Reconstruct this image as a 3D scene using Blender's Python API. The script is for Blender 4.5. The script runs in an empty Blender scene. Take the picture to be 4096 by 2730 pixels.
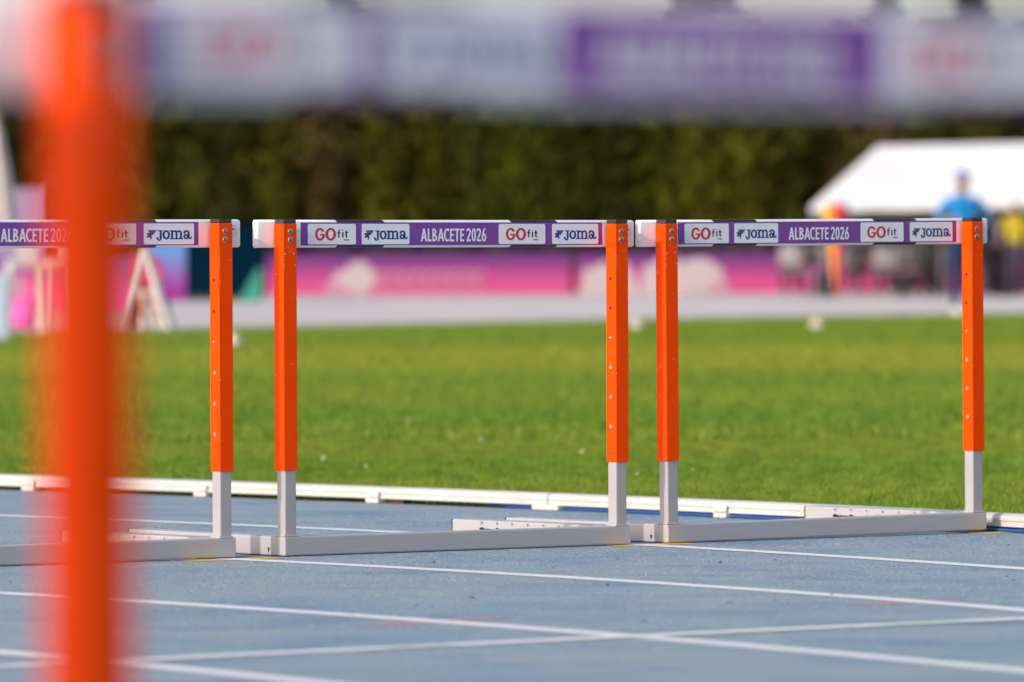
import bpy, bmesh, math, random
import numpy as np
from mathutils import Vector, Matrix
random.seed(7); rng = np.random.default_rng(7)
R = math.radians
S = bpy.context.scene
COL = S.collection

# ------------------------------------------------------------------ camera
CAMF = 28500.0 / 4096.0              # focal length in picture widths
CZ, PITCH, ROLL = 0.74569, 0.01176, -0.00366
cam = bpy.data.cameras.new('camera'); co = bpy.data.objects.new('camera', cam); COL.objects.link(co)
cam.sensor_width = 36.0; cam.lens = 36.0 * CAMF
cam.clip_start = 0.1; cam.clip_end = 3000
right0 = Vector((1, 0, 0)); fwd = Vector((0, math.cos(PITCH), -math.sin(PITCH))); up0 = right0.cross(fwd)
right = math.cos(ROLL) * right0 + math.sin(ROLL) * up0
up = -math.sin(ROLL) * right0 + math.cos(ROLL) * up0
M = Matrix((right, up, -fwd)).transposed().to_4x4(); M.translation = Vector((0, 0, CZ))
co.matrix_world = M
cam.dof.use_dof = True
cam.dof.focus_distance = 18.0
cam.dof.aperture_fstop = (cam.lens / 1000.0) / 0.049
cam.dof.aperture_blades = 0
S.camera = co

# ------------------------------------------------------------------ light
SUN_AZ = 0.73                         # direction the sunlight travels, from +X towards +Y
SUN_EL = R(25)
w = bpy.data.worlds.new('World'); S.world = w; w.use_nodes = True
nt = w.node_tree; nt.nodes.clear()
sky = nt.nodes.new('ShaderNodeTexSky'); sky.sky_type = 'NISHITA'; sky.sun_disc = False
sky.sun_elevation = SUN_EL
sx, sy = -math.cos(SUN_AZ), -math.sin(SUN_AZ)
sky.sun_rotation = math.atan2(sx, sy)
sky.air_density = 1.0; sky.dust_density = 3.6; sky.ozone_density = 1.0; sky.altitude = 600
bg = nt.nodes.new('ShaderNodeBackground'); bg.inputs['Strength'].default_value = 0.15
ow = nt.nodes.new('ShaderNodeOutputWorld')
tint = nt.nodes.new('ShaderNodeMix'); tint.data_type = 'RGBA'; tint.blend_type = 'MULTIPLY'; tint.inputs['Factor'].default_value = 1
tint.inputs['B'].default_value = (1.04, .99, .98, 1)     # hazy, slightly warm sky
nt.links.new(sky.outputs[0], tint.inputs['A']); nt.links.new(tint.outputs['Result'], bg.inputs[0]); nt.links.new(bg.outputs[0], ow.inputs[0])
sl = bpy.data.lights.new('sun', 'SUN'); so = bpy.data.objects.new('sun', sl); COL.objects.link(so)
sl.energy = 2.0; sl.angle = R(0.53); sl.color = (1.0, 0.94, 0.86)
sdir = Vector((-math.cos(SUN_EL) * sx, -math.cos(SUN_EL) * sy, -math.sin(SUN_EL)))
so.rotation_euler = sdir.to_track_quat('-Z', 'Y').to_euler()
S.view_settings.view_transform = 'Standard'; S.view_settings.look = 'None'
S.view_settings.exposure = 0.6; S.view_settings.gamma = 1.0
S.view_settings.use_curve_mapping = False
S.render.engine = 'CYCLES'

# ------------------------------------------------------------------ materials
def srgb(r, g, b):
    f = lambda c: (c / 12.92 if c <= .04045 else ((c + .055) / 1.055) ** 2.4)
    return (f(r / 255.), f(g / 255.), f(b / 255.), 1)
def mat(name, col, rough=.5, col2=None, scale=20, lo=.35, hi=.65, bump=0, bscale=200, spec=.5, metal=0,
        coat=0, stretch=(1, 1, 1), transl=0, detail=4, bdist=.002):
    m = bpy.data.materials.new(name); m.use_nodes = True
    t = m.node_tree; N = t.nodes; L = t.links; b = N['Principled BSDF']
    b.inputs['Roughness'].default_value = rough; b.inputs['Metallic'].default_value = metal
    b.inputs['Specular IOR Level'].default_value = spec
    b.inputs['Coat Weight'].default_value = coat; b.inputs['Coat Roughness'].default_value = .15
    tc = N.new('ShaderNodeTexCoord'); mp = N.new('ShaderNodeMapping'); mp.inputs['Scale'].default_value = stretch
    L.new(tc.outputs['Object'], mp.inputs[0])
    if col2 is None:
        col2 = tuple(c * .88 for c in col[:3]) + (1,)
    n = N.new('ShaderNodeTexNoise'); n.inputs['Scale'].default_value = scale; n.inputs['Detail'].default_value = detail
    L.new(mp.outputs[0], n.inputs['Vector'])
    mr = N.new('ShaderNodeMapRange'); mr.inputs['From Min'].default_value = lo; mr.inputs['From Max'].default_value = hi
    L.new(n.outputs['Fac'], mr.inputs['Value'])
    mx = N.new('ShaderNodeMix'); mx.data_type = 'RGBA'
    mx.inputs['A'].default_value = col; mx.inputs['B'].default_value = col2
    L.new(mr.outputs[0], mx.inputs['Factor']); L.new(mx.outputs['Result'], b.inputs['Base Color'])
    if bump:
        n2 = N.new('ShaderNodeTexNoise'); n2.inputs['Scale'].default_value = bscale; n2.inputs['Detail'].default_value = 3
        L.new(mp.outputs[0], n2.inputs['Vector'])
        bp = N.new('ShaderNodeBump'); bp.inputs['Strength'].default_value = bump; bp.inputs['Distance'].default_value = bdist
        L.new(n2.outputs['Fac'], bp.inputs['Height']); L.new(bp.outputs[0], b.inputs['Normal'])
    m['mx'] = 1
    return m

def extra_layer(m, col, scale, lo, hi, stretch=(1, 1, 1), detail=5, strength=1.0):
    """second noise-driven colour over the first (chips, dirt, worn patches)"""
    t = m.node_tree; N = t.nodes; L = t.links; b = N['Principled BSDF']
    src = b.inputs['Base Color'].links[0].from_socket
    tc = N.new('ShaderNodeTexCoord'); mp = N.new('ShaderNodeMapping'); mp.inputs['Scale'].default_value = stretch
    mp.inputs['Location'].default_value = (3.1, 1.7, .4)
    L.new(tc.outputs['Object'], mp.inputs[0])
    n = N.new('ShaderNodeTexNoise'); n.inputs['Scale'].default_value = scale; n.inputs['Detail'].default_value = detail
    L.new(mp.outputs[0], n.inputs['Vector'])
    mr = N.new('ShaderNodeMapRange'); mr.inputs['From Min'].default_value = lo; mr.inputs['From Max'].default_value = hi
    mr.inputs['To Max'].default_value = strength
    L.new(n.outputs['Fac'], mr.inputs['Value'])
    mx = N.new('ShaderNodeMix'); mx.data_type = 'RGBA'
    L.new(src, mx.inputs['A']); mx.inputs['B'].default_value = col
    L.new(mr.outputs[0], mx.inputs['Factor']); L.new(mx.outputs['Result'], b.inputs['Base Color'])
    return m

MT = {}
MT['orange'] = extra_layer(mat('orange_paint', (.95, .068, .0, 1), .45, (.90, .060, .0, 1), 9, bump=.08, bscale=60, spec=.06),
                           (.75, .55, .45, 1), 110, .725, .745)
MT['grey'] = mat('grey_paint', (.41, .395, .40, 1), .45, (.375, .36, .365, 1), 8, stretch=(1, 14, 60), bump=.06, bscale=30)
extra_layer(MT['grey'], (.36, .34, .35, 1), 5, .62, .70, strength=.35)
MT['grey_post'] = mat('grey_post_paint', (.365, .35, .355, 1), .45, (.34, .325, .33, 1), 12, bump=.04, bscale=60)
MT['white_bar'] = mat('white_bar_plastic', (.84, .835, .835, 1), .25, (.79, .78, .78, 1), 12, coat=.4, bump=.03, bscale=30)
MT['black_bar'] = mat('black_bar_plastic', (.012, .011, .013, 1), .28, (.02, .017, .02, 1), 12, coat=.2)
MT['black'] = mat('black_plastic', (.018, .018, .018, 1), .4, (.03, .03, .03, 1), 40)
MT['purple'] = mat('purple_print', srgb(124, 60, 152), .33, srgb(112, 52, 142), 10, bump=.25, bscale=9, bdist=.0015, coat=.15, stretch=(1, 1, 2.2))
MT['panel'] = mat('white_print', (.80, .79, .83, 1), .4, (.76, .75, .79, 1), 10, bump=.12, bscale=12, bdist=.001)
MT['red'] = mat('red_print', srgb(208, 30, 44), .4)
MT['navy'] = mat('navy_print', srgb(0, 42, 128), .4)
MT['ink'] = mat('dark_print', srgb(14, 18, 34), .4)
MT['violet'] = mat('violet_print', srgb(128, 124, 214), .4)
MT['palering'] = mat('pale_ring_print', (.5, .5, .53, 1), .4)
MT['steel'] = mat('steel', (.62, .6, .56, 1), .28, (.5, .48, .45, 1), 60, metal=1)
MT['darkhole'] = mat('hole_dark', (.006, .004, .004, 1), .8)
MT['lighthole'] = mat('hole_grey', (.34, .32, .32, 1), .5)
MT['curb'] = extra_layer(mat('curb_white', (.56, .53, .51, 1), .45, (.50, .47, .45, 1), 6, bump=.05, bscale=30), (.50, .42, .34, 1), 12, .66, .80, strength=.5)
MT['hose'] = mat('blue_hose', srgb(18, 84, 160), .6, srgb(10, 60, 125), 300, bump=.6, bscale=500)
MT['rust'] = mat('rusty_steel', srgb(95, 55, 35), .8, srgb(50, 30, 22), 80)
MT['line'] = extra_layer(mat('line_paint', (.82, .80, .79, 1), .8, (.74, .72, .71, 1), 60, bump=.6, bscale=500, bdist=.003), (.36, .43, .50, 1), 45, .64, .78, strength=.7)
MT['yellow'] = mat('yellow_mark', (.75, .48, .03, 1), .8, (.62, .42, .06, 1), 90)
MT['faded_red'] = mat('faded_red_mark', (.40, .20, .25, 1), .8, (.33, .28, .34, 1), 25, lo=.35, hi=.7)
MT['faded_green'] = mat('faded_green_mark', (.52, .62, .42, 1), .8, (.60, .64, .56, 1), 25)

# track surface: granular synthetic rubber, scuffed patches and dark specks
m = mat('track_rubber', (.250, .340, .390, 1), .8, (.315, .370, .395, 1), 1.3, lo=.38, hi=.62, bump=1.0, bscale=330, bdist=.0035, spec=.25, detail=6)
extra_layer(m, (.33, .375, .40, 1), 3.0, .50, .75, strength=.75)
extra_layer(m, (.15, .25, .37, 1), 3.2, .48, .72, (1, 1.0, 1), strength=.75)
extra_layer(m, (.17, .26, .36, 1), 120, .50, .62, strength=.45)
extra_layer(m, (.035, .10, .19, 1), 42, .735, .775, strength=.9)
extra_layer(m, (.50, .55, .60, 1), 420, .60, .72, strength=.35)
MT['track'] = m

def grass_mat(name, ca, cb, cc, tr=True):
    m = bpy.data.materials.new(name); m.use_nodes = True
    t = m.node_tree; N = t.nodes; L = t.links; b = N['Principled BSDF']
    b.inputs['Roughness'].default_value = .5; b.inputs['Specular IOR Level'].default_value = .3
    tc = N.new('ShaderNodeTexCoord')
    def noise(sc, st=(1, 1, 1), det=3):
        mp = N.new('ShaderNodeMapping'); mp.inputs['Scale'].default_value = st
        L.new(tc.outputs['Object'], mp.inputs[0])
        n = N.new('ShaderNodeTexNoise'); n.inputs['Scale'].default_value = sc; n.inputs['Detail'].default_value = det
        L.new(mp.outputs[0], n.inputs[0]); return n
    def ramp(src, lo, hi):
        mr = N.new('ShaderNodeMapRange'); mr.inputs['From Min'].default_value = lo; mr.inputs['From Max'].default_value = hi
        L.new(src.outputs['Fac'], mr.inputs['Value']); return mr.outputs[0]
    n1 = noise(25.0, det=2); n2 = noise(.28, (.14, .62, 1), 4); n3 = noise(11.0, (1, .40, 1), 5)
    m1 = N.new('ShaderNodeMix'); m1.data_type = 'RGBA'; m1.inputs['A'].default_value = ca; m1.inputs['B'].default_value = cb
    L.new(ramp(n1, .36, .64), m1.inputs['Factor'])
    m2 = N.new('ShaderNodeMix'); m2.data_type = 'RGBA'; m2.inputs['B'].default_value = cc
    L.new(m1.outputs['Result'], m2.inputs['A']); L.new(ramp(n2, .42, .66), m2.inputs['Factor'])
    m3 = N.new('ShaderNodeMix'); m3.data_type = 'RGBA'; m3.blend_type = 'MULTIPLY'
    L.new(m2.outputs['Result'], m3.inputs['A']); m3.inputs['B'].default_value = (.50, .64, .52, 1)
    L.new(ramp(n3, .42, .66), m3.inputs['Factor'])
    # a drier, yellower mown band crosses the infield
    sp = N.new('ShaderNodeSeparateXYZ'); L.new(tc.outputs['Object'], sp.inputs[0])
    bd = N.new('ShaderNodeMapRange'); bd.interpolation_type = 'SMOOTHSTEP'
    ab = N.new('ShaderNodeMath'); ab.operation = 'SUBTRACT'; ab.inputs[1].default_value = 49.5; L.new(sp.outputs['Y'], ab.inputs[0])
    aa = N.new('ShaderNodeMath'); aa.operation = 'ABSOLUTE'; L.new(ab.outputs[0], aa.inputs[0])
    bd.inputs['From Min'].default_value = 7.0; bd.inputs['From Max'].default_value = 2.5; bd.inputs['To Max'].default_value = .38; L.new(aa.outputs[0], bd.inputs['Value'])
    m4 = N.new('ShaderNodeMix'); m4.data_type = 'RGBA'; m4.inputs['B'].default_value = (.40, .37, .045, 1)
    L.new(bd.outputs[0], m4.inputs['Factor']); L.new(m3.outputs['Result'], m4.inputs['A']); m3 = m4
    L.new(m3.outputs['Result'], b.inputs['Base Color'])
    if tr:
        tl = N.new('ShaderNodeBsdfTranslucent'); L.new(m3.outputs['Result'], tl.inputs[0])
        ms = N.new('ShaderNodeMixShader'); ms.inputs[0].default_value = .35
        L.new(b.outputs[0], ms.inputs[1]); L.new(tl.outputs[0], ms.inputs[2]); L.new(ms.outputs[0], N['Material Output'].inputs[0])
    return m
MT['blade'] = grass_mat('grass_blades', (.118, .222, .013, 1), (.250, .365, .030, 1), (.275, .315, .028, 1))
MT['turf'] = grass_mat('turf_soil', (.10, .15, .02, 1), (.14, .20, .03, 1), (.19, .20, .03, 1), False)

# ------------------------------------------------------------------ mesh helpers
def link(name, me, mats=None, parent=None, smooth=False):
    o = bpy.data.objects.new(name, me); COL.objects.link(o)
    if mats:
        for m_ in (mats if isinstance(mats, (list, tuple)) else [mats]): me.materials.append(m_)
    if smooth:
        me.polygons.foreach_set('use_smooth', [True] * len(me.polygons))
    if parent: o.parent = parent
    return o
def from_bm(name, bm, mats, parent=None, smooth=False):
    bmesh.ops.recalc_face_normals(bm, faces=bm.faces[:])
    me = bpy.data.meshes.new(name); bm.to_mesh(me); bm.free()
    return link(name, me, mats, parent, smooth)
def tag(o, label=None, cat=None, group=None, kind=None):
    if label: o['label'] = label
    if cat: o['category'] = cat
    if group: o['group'] = group
    if kind: o['kind'] = kind
    return o
def empty(name, loc=(0, 0, 0), rz=0, label=None, cat=None, group=None):
    o = bpy.data.objects.new(name, None); COL.objects.link(o); o.location = loc; o.rotation_euler = (0, 0, rz)
    o.empty_display_size = .1
    return tag(o, label, cat, group)
def bm_box(bm, x0, x1, y0, y1, z0, z1, bev=0, seg=2, mi=0):
    vs = [bm.verts.new((x, y, z)) for x in (x0, x1) for y in (y0, y1) for z in (z0, z1)]
    fs = [bm.faces.new([vs[i] for i in q]) for q in ((0, 1, 3, 2), (4, 6, 7, 5), (0, 4, 5, 1), (2, 3, 7, 6), (0, 2, 6, 4), (1, 5, 7, 3))]
    for f in fs: f.material_index = mi
    if bev:
        es = list({e for f in fs for e in f.edges})
        bmesh.ops.bevel(bm, geom=es, offset=bev, segments=seg, affect='EDGES', profile=.5)
def box(name, dims, m_, parent, bev=0, seg=2):
    bm = bmesh.new(); bm_box(bm, *dims, bev=bev, seg=seg)
    return from_bm(name, bm, m_, parent, smooth=False)
def bm_cyl(bm, p0, p1, r0, r1=None, n=12, caps=True):
    r1 = r0 if r1 is None else r1
    p0 = Vector(p0); p1 = Vector(p1); d = (p1 - p0).normalized()
    a = d.orthogonal().normalized(); b = d.cross(a)
    c0 = [bm.verts.new(p0 + r0 * (math.cos(t) * a + math.sin(t) * b)) for t in [2 * math.pi * i / n for i in range(n)]]
    c1 = [bm.verts.new(p1 + r1 * (math.cos(t) * a + math.sin(t) * b)) for t in [2 * math.pi * i / n for i in range(n)]]
    for i in range(n): bm.faces.new((c0[i], c0[(i + 1) % n], c1[(i + 1) % n], c1[i]))
    if caps: bm.faces.new(c0[::-1]); bm.faces.new(c1)
def bm_lathe(bm, prof, axis_p, axis_d, n=16, mis=None):
    p = Vector(axis_p); d = Vector(axis_d).normalized(); a = d.orthogonal().normalized(); b = d.cross(a)
    rings = []
    for r, h in prof:
        rings.append([bm.verts.new(p + d * h + max(r, 1e-6) * (math.cos(2 * math.pi * i / n) * a + math.sin(2 * math.pi * i / n) * b)) for i in range(n)])
    for k in range(len(rings) - 1):
        for i in range(n):
            f = bm.faces.new((rings[k][i], rings[k][(i + 1) % n], rings[k + 1][(i + 1) % n], rings[k + 1][i]))
            if mis: f.material_index = mis[k]
    return rings
def copy_tree(o, parent=None):
    c = o.copy(); COL.objects.link(c); c.parent = parent
    for ch in [q for q in bpy.data.objects if q.parent == o]:
        copy_tree(ch, c)
    return c

# ------------------------------------------------------------------ setting
H2 = Vector((-0.13091, 18.09842, 0)); YAW = 0.649
ca, sa = math.cos(YAW), math.sin(YAW)
def W(u, v, z=0):                      # lane coordinates (u across lanes, v along them) -> world
    return Vector((H2.x + u * ca - v * sa, H2.y + u * sa + v * ca, z))
def bend(v, v0=1.2, k=.052, lim=6.0):
    d = v - v0; s = 1 if d >= 0 else -1; a = abs(d)
    if a <= lim: return -.5 * k * a * a
    return -.5 * k * lim * lim - k * lim * (a - lim)
LINES = {'L12': (-.705, -.75, .075), 'L23': (.602, 1.0, .062), 'L01': (-2.12, -1.9, .060), 'L00': (-3.42, -2.2, .060)}
CURB = (1.925, 2.1, .050)
def line_u(key, v): u0, v0, k = LINES[key] if isinstance(key, str) else key; return u0 + bend(v, v0, k)

def sheet(name, pts, z, m_, kind='structure', label=None):
    bm = bmesh.new(); f = bm.faces.new([bm.verts.new((p[0], p[1], z)) for p in pts])
    bmesh.ops.triangulate(bm, faces=[f])
    o = from_bm(name, bm, m_); o['kind'] = kind
    for p in o.data.polygons:
        if p.normal.z < 0: p.flip()
    return o
def slab(name, z0, pts, m_):
    return sheet(name, pts, z0, m_)

MT['terrain'] = mat('dry_ground', (.22, .19, .14, 1), .9, (.16, .15, .10, 1), .3)
sheet('ground', [(-900, -600), (900, -600), (900, 1500), (-900, 1500)], -.03, MT['terrain'])
# track sheet on the camera's side of the kerb
vs_ = [-40 + i * .5 for i in range(161)]
trk = [W(line_u(CURB, v) + .02, v) for v in vs_]
bm = bmesh.new()
A_ = [bm.verts.new((p.x, p.y, 0)) for p in trk]
B_ = [bm.verts.new(W(-14, v, 0)) for v in vs_]
for i in range(len(vs_) - 1): bm.faces.new((A_[i], B_[i], B_[i + 1], A_[i + 1]))
o = from_bm('running_track', bm, MT['track']); o['kind'] = 'structure'
for p in o.data.polygons:
    if p.normal.z < 0: p.flip()

def strip(name, path, wid, z, m_, parent=None, thick=0):
    """path: list of (u,v); strip of given width lying on the ground"""
    bm = bmesh.new(); Ls = []; Rs = []
    for i, (u, v) in enumerate(path):
        a = path[max(i - 1, 0)]; b = path[min(i + 1, len(path) - 1)]
        d = Vector((b[0] - a[0], b[1] - a[1])).normalized(); n = Vector((-d.y, d.x)) * wid / 2
        Ls.append(bm.verts.new(W(u + n.x, v + n.y, z))); Rs.append(bm.verts.new(W(u - n.x, v - n.y, z)))
    for i in range(len(path) - 1): bm.faces.new((Ls[i], Rs[i], Rs[i + 1], Ls[i + 1]))
    o = from_bm(name, bm, m_, parent)
    for p in o.data.polygons:
        if p.normal.z < 0: p.flip()
    return o
for key in LINES:
    o = strip('lane_line', [(line_u(key, v), v) for v in [-9 + i * .4 for i in range(50)]], .072, .0012, MT['line'])
    o['kind'] = 'structure'
for (u0, u1) in ((-8.0, -4.2), (-4.2, -3.75)):
    pass
def xv(u): return -3.505 - .035 * max(0, -2.0 - u)
# transverse line, painted over in faded green near two of the lane lines
segs = [(-9.0, -3.98, 'line'), (-3.98, -3.70, 'faded_green'), (-3.70, -2.82, 'line'), (-2.82, -2.66, 'faded_green'), (-2.66, -1.55, 'line'),
        (-1.55, -1.33, 'faded_green'), (-1.33, 1.84, 'line')]
for a, b, k in segs:
    o = strip('cross_line', [(a, xv(a)), ((a + b) / 2, xv((a + b) / 2)), (b, xv(b))], .075, .0022, MT[k]); o['kind'] = 'structure'
for a, b in ((-2.36, -1.95), (-1.06, -.72), (.1, .5)):
    o = strip('red_mark', [(a, -2.84), (b, -2.74)], .09, .0008, MT['faded_red']); o['kind'] = 'structure'
for a, b in ((-.86, -.60), (.47, .72), (1.70, 1.85), (-2.25, -1.98)):
    o = strip('yellow_mark', [(a, -.03), (b, -.03 + .005)], .09, .0009 + .00005 * a, MT['yellow']); o['kind'] = 'structure'

# infield
vs2 = [-40 + i for i in range(112)]
def far_edge(x): return 76.0 + 1.90 * x if x < 1.5 else 78.85 + 1.30 * (x - 1.5)
bm = bmesh.new()
near = [W(line_u(CURB, v) + .025, v) for v in vs2]
far_pts = [(x, far_edge(x)) for x in (60, 30, 10, 1.5, -10, -25, -38)]
f = bm.faces.new([bm.verts.new((p.x, p.y, .004)) for p in near if p.y < 60][:] + [bm.verts.new((x, max(y, 40), .004)) for x, y in far_pts[::-1]][:])
bm.faces.ensure_lookup_table()
bmesh.ops.triangulate(bm, faces=bm.faces[:])
o = from_bm('infield', bm, MT['turf']); o['kind'] = 'structure'
for p in o.data.polygons:
    if p.normal.z < 0: p.flip()
MT['sand'] = mat('sandy_edge', (.50, .40, .27, 1), .9, (.30, .30, .14, 1), 1.5)
MT['apron'] = mat('far_apron', (.60, .545, .51, 1), .9, (.55, .51, .49, 1), .5, stretch=(1, .2, 1), spec=.1)
sheet('sand_strip', [(x, far_edge(x) - .4) for x in (-38, 1.5, 60)] + [(x, far_edge(x) + 7.5) for x in (60, 1.5, -38)], .010, MT['sand'])
sheet('far_track', [(x, far_edge(x) + 6.5) for x in (-38, 1.5, 60)] + [(90, 139), (-60, 139)], .015, MT['apron'])

# grass blades (one mesh)
def blades(n, ylo, yhi, half0, slope, h, wdt, seed):
    r = np.random.default_rng(seed)
    y = ylo + (yhi - ylo) * r.random(n * 2) ** 1.0
    hw = half0 + slope * y
    x = (r.random(n * 2) * 2 - 1) * hw
    dx, dy = x - H2.x, y - H2.y
    u = dx * ca + dy * sa; v = -dx * sa + dy * ca
    u0, v0, k = CURB; d = v - v0; a = np.abs(d); lim = 6.0
    cu = u0 - np.where(a <= lim, .5 * k * a * a, .5 * k * lim * lim + k * lim * (a - lim))
    fe = np.where(x < 1.5, 76 + 1.9 * x, 78.85 + 1.3 * (x - 1.5))
    ok = (u > cu + .03) & (y < fe)
    x, y = x[ok][:n], y[ok][:n]; k_ = len(x)
    ang = r.random(k_) * 2 * np.pi; lean = r.normal(0, .45, k_); lang = r.random(k_) * 2 * np.pi
    hh = h * (.55 + .7 * r.random(k_)); ww = wdt * (.6 + .8 * r.random(k_))
    z0 = np.full(k_, .003)
    v = np.empty((k_, 3, 3), np.float32)
    v[:, 0] = np.stack([x - ww / 2 * np.cos(ang), y - ww / 2 * np.sin(ang), z0], 1)
    v[:, 1] = np.stack([x + ww / 2 * np.cos(ang), y + ww / 2 * np.sin(ang), z0], 1)
    v[:, 2] = np.stack([x + hh * lean * np.cos(lang), y + hh * lean * np.sin(lang), z0 + hh], 1)
    return v
allv = np.concatenate([blades(460000, 18.0, 28, .5, .085, .030, .0050, 1), blades(240000, 28, 48, .8, .085, .05, .013, 2), blades(200000, 48, 92, 1.5, .09, .06, .03, 3)])
n = len(allv)
me = bpy.data.meshes.new('grass')
me.vertices.add(n * 3); me.vertices.foreach_set('co', allv.reshape(-1))
me.loops.add(n * 3); me.loops.foreach_set('vertex_index', np.arange(n * 3, dtype=np.int32))
me.polygons.add(n); me.polygons.foreach_set('loop_start', np.arange(0, n * 3, 3, dtype=np.int32))
try: me.polygons.foreach_set('loop_total', np.full(n, 3, dtype=np.int32))
except Exception: pass
me.update(calc_edges=True)
o = link('grass', me, MT['blade']); tag(o, 'mown green grass of the infield', 'grass', kind='stuff')

# clover heads and dry straw scattered in the near grass
MT['clover'] = mat('clover_head', (.36, .34, .16, 1), .8, (.28, .28, .09, 1), 60)
bm = bmesh.new()
cnt = 0
while cnt < 34:
    y = 18.5 + 20 * random.random() ** 1.3; x = random.uniform(-1, 1) * (.4 + .085 * y)
    p = Vector((x, y, 0)); dx, dy = x - H2.x, y - H2.y
    u = dx * ca + dy * sa; v = -dx * sa + dy * ca
    if u < line_u(CURB, v) + .12: continue
    if math.sin(x * 1.7 + 2) + math.sin(y * 1.1) + random.uniform(-1.2, 1.2) < .3: continue
    cnt += 1; s_ = random.uniform(.005, .011) * (1 + (y - 18) * .02); z = random.uniform(.028, .05)
    q = bmesh.ops.create_icosphere(bm, subdivisions=1, radius=s_, matrix=Matrix.Translation((x, y, z)))
o = from_bm('clover_flowers', bm, MT['clover']); tag(o, 'pale clover heads scattered through the grass behind the white kerb', 'clover', kind='stuff')

# kerb: raised rail on small feet
def kerb_profile():
    pts = []
    for t in range(7):
        a = math.pi * t / 6; pts.append((-math.cos(a) * .026, .037 + math.sin(a) * .014))
    pts = [(-.026, .015), (-.026, .0285), (-.0225, .0298), (-.026, .0310)] + pts + [(.026, .015)]
    return pts
kerb = empty('kerb', W(line_u(CURB, 2.1), 2.1, 0), 0, 'raised white plastic kerb rail on small feet between the blue track and the grass', 'kerb')
kl = kerb.location.copy()
def place(o, parent, off):
    o.parent = parent; o.matrix_parent_inverse = Matrix.Translation(-off)
def kerb_section(v0, v1):
    bm = bmesh.new(); n = max(2, int((v1 - v0) / .25)); rings = []
    for i in range(n + 1):
        v = v0 + (v1 - v0) * i / n
        e = .01; u = line_u(CURB, v); du = (line_u(CURB, v + e) - line_u(CURB, v - e)) / (2 * e)
        nu, nv = 1 / math.hypot(1, du), -du / math.hypot(1, du)
        rings.append([bm.verts.new(W(u + .03 + a * nu, v + a * nv, z) - kl) for a, z in kerb_profile()])
    m_ = len(rings[0])
    for i in range(n):
        for j in range(m_): bm.faces.new((rings[i][j], rings[i][(j + 1) % m_], rings[i + 1][(j + 1) % m_], rings[i + 1][j]))
    bm.faces.new(rings[0]); bm.faces.new(rings[-1][::-1])
    return from_bm('kerb_section', bm, MT['curb'], kerb)
joints = [-9.9, -5.9, -1.84, 2.155, 6.2, 10.2, 14.2]
for a, b in zip(joints[:-1], joints[1:]): kerb_section(a + .003, b - .003)
def kerb_foot(v, wd, name='kerb_foot'):
    bm = bmesh.new(); bm_box(bm, -.038, .03, -wd / 2, wd / 2, .001, .016, bev=.0025)
    if wd < .1: bm_box(bm, -.036, -.030, -wd / 2, wd / 2, .018, .036, bev=.002)
    o = from_bm(name, bm, MT['curb'], kerb); e = .05
    du = (line_u(CURB, v + e) - line_u(CURB, v - e)) / (2 * e)
    p = W(line_u(CURB, v) + .03, v) - kl; o.location = (p.x, p.y, 0); o.rotation_euler = (0, 0, YAW - math.atan(du))
    return o
for v in [2.155 + 4.0 * k for k in (-3, -2, -1, 0, 1, 2, 3)]:
    kerb_foot(v, .125)
for k in range(-12, 13):
    v = 2.155 + .84 * k
    if k % 5 == 0 and k != 0: continue
    if abs(k) > 0: kerb_foot(v, .06)
# dark bracket visible in the gap beside each foot
for k in range(-6, 8):
    v = 2.155 + .84 * k - (.085 if k else .115)
    o = box('bracket', (-.012, .02, -.04, .04, .002, .017), MT['rust'], kerb); p = W(line_u(CURB, v) + .03, v) - kl
    o.location = (p.x, p.y, 0); o.rotation_euler = (0, 0, YAW)

# blue hose lying under and in front of the kerb
def tube(name, pts, r, m_, parent=None, n=10, smooth=True):
    bm = bmesh.new(); rings = []
    for i, p in enumerate(pts):
        a = pts[max(i - 1, 0)]; b = pts[min(i + 1, len(pts) - 1)]; d = (b - a).normalized()
        s_ = d.orthogonal().normalized() if abs(d.z) > .9 else d.cross(Vector((0, 0, 1))).normalized(); t_ = d.cross(s_)
        rings.append([bm.verts.new(p + r * (math.cos(2 * math.pi * j / n) * s_ + math.sin(2 * math.pi * j / n) * t_)) for j in range(n)])
    for i in range(len(pts) - 1):
        for j in range(n): bm.faces.new((rings[i][j], rings[i][(j + 1) % n], rings[i + 1][(j + 1) % n], rings[i + 1][j]))
    bm.faces.new(rings[0][::-1]); bm.faces.new(rings[-1])
    return from_bm(name, bm, m_, parent, smooth)
hp = [(line_u(CURB, v) + .004 + o_, v) for v, o_ in ((-3, -.02), (-1.2, -.018), (-.035, -.010), (.4, -.006), (.8, .002), (1.2, .008), (1.6, .008), (1.9, .010), (2.3, .014), (2.6, .045), (3.2, .07), (3.8, .08))]
def crom(P, k):
    out = []
    for i in range(len(P) - 1):
        p0, p1, p2, p3 = P[max(i - 1, 0)], P[i], P[i + 1], P[min(i + 2, len(P) - 1)]
        for s_ in range(k):
            t = s_ / k
            out.append(.5 * ((2 * p1) + (-p0 + p2) * t + (2 * p0 - 5 * p1 + 4 * p2 - p3) * t * t + (-p0 + 3 * p1 - 3 * p2 + p3) * t ** 3))
    out.append(P[-1]); return out
o = tube('hose', crom([W(u, v, .0060) for u, v in hp], 6), .0050, MT['hose'])
tag(o, 'thin blue hose lying along the bottom of the white kerb', 'hose')

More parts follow.
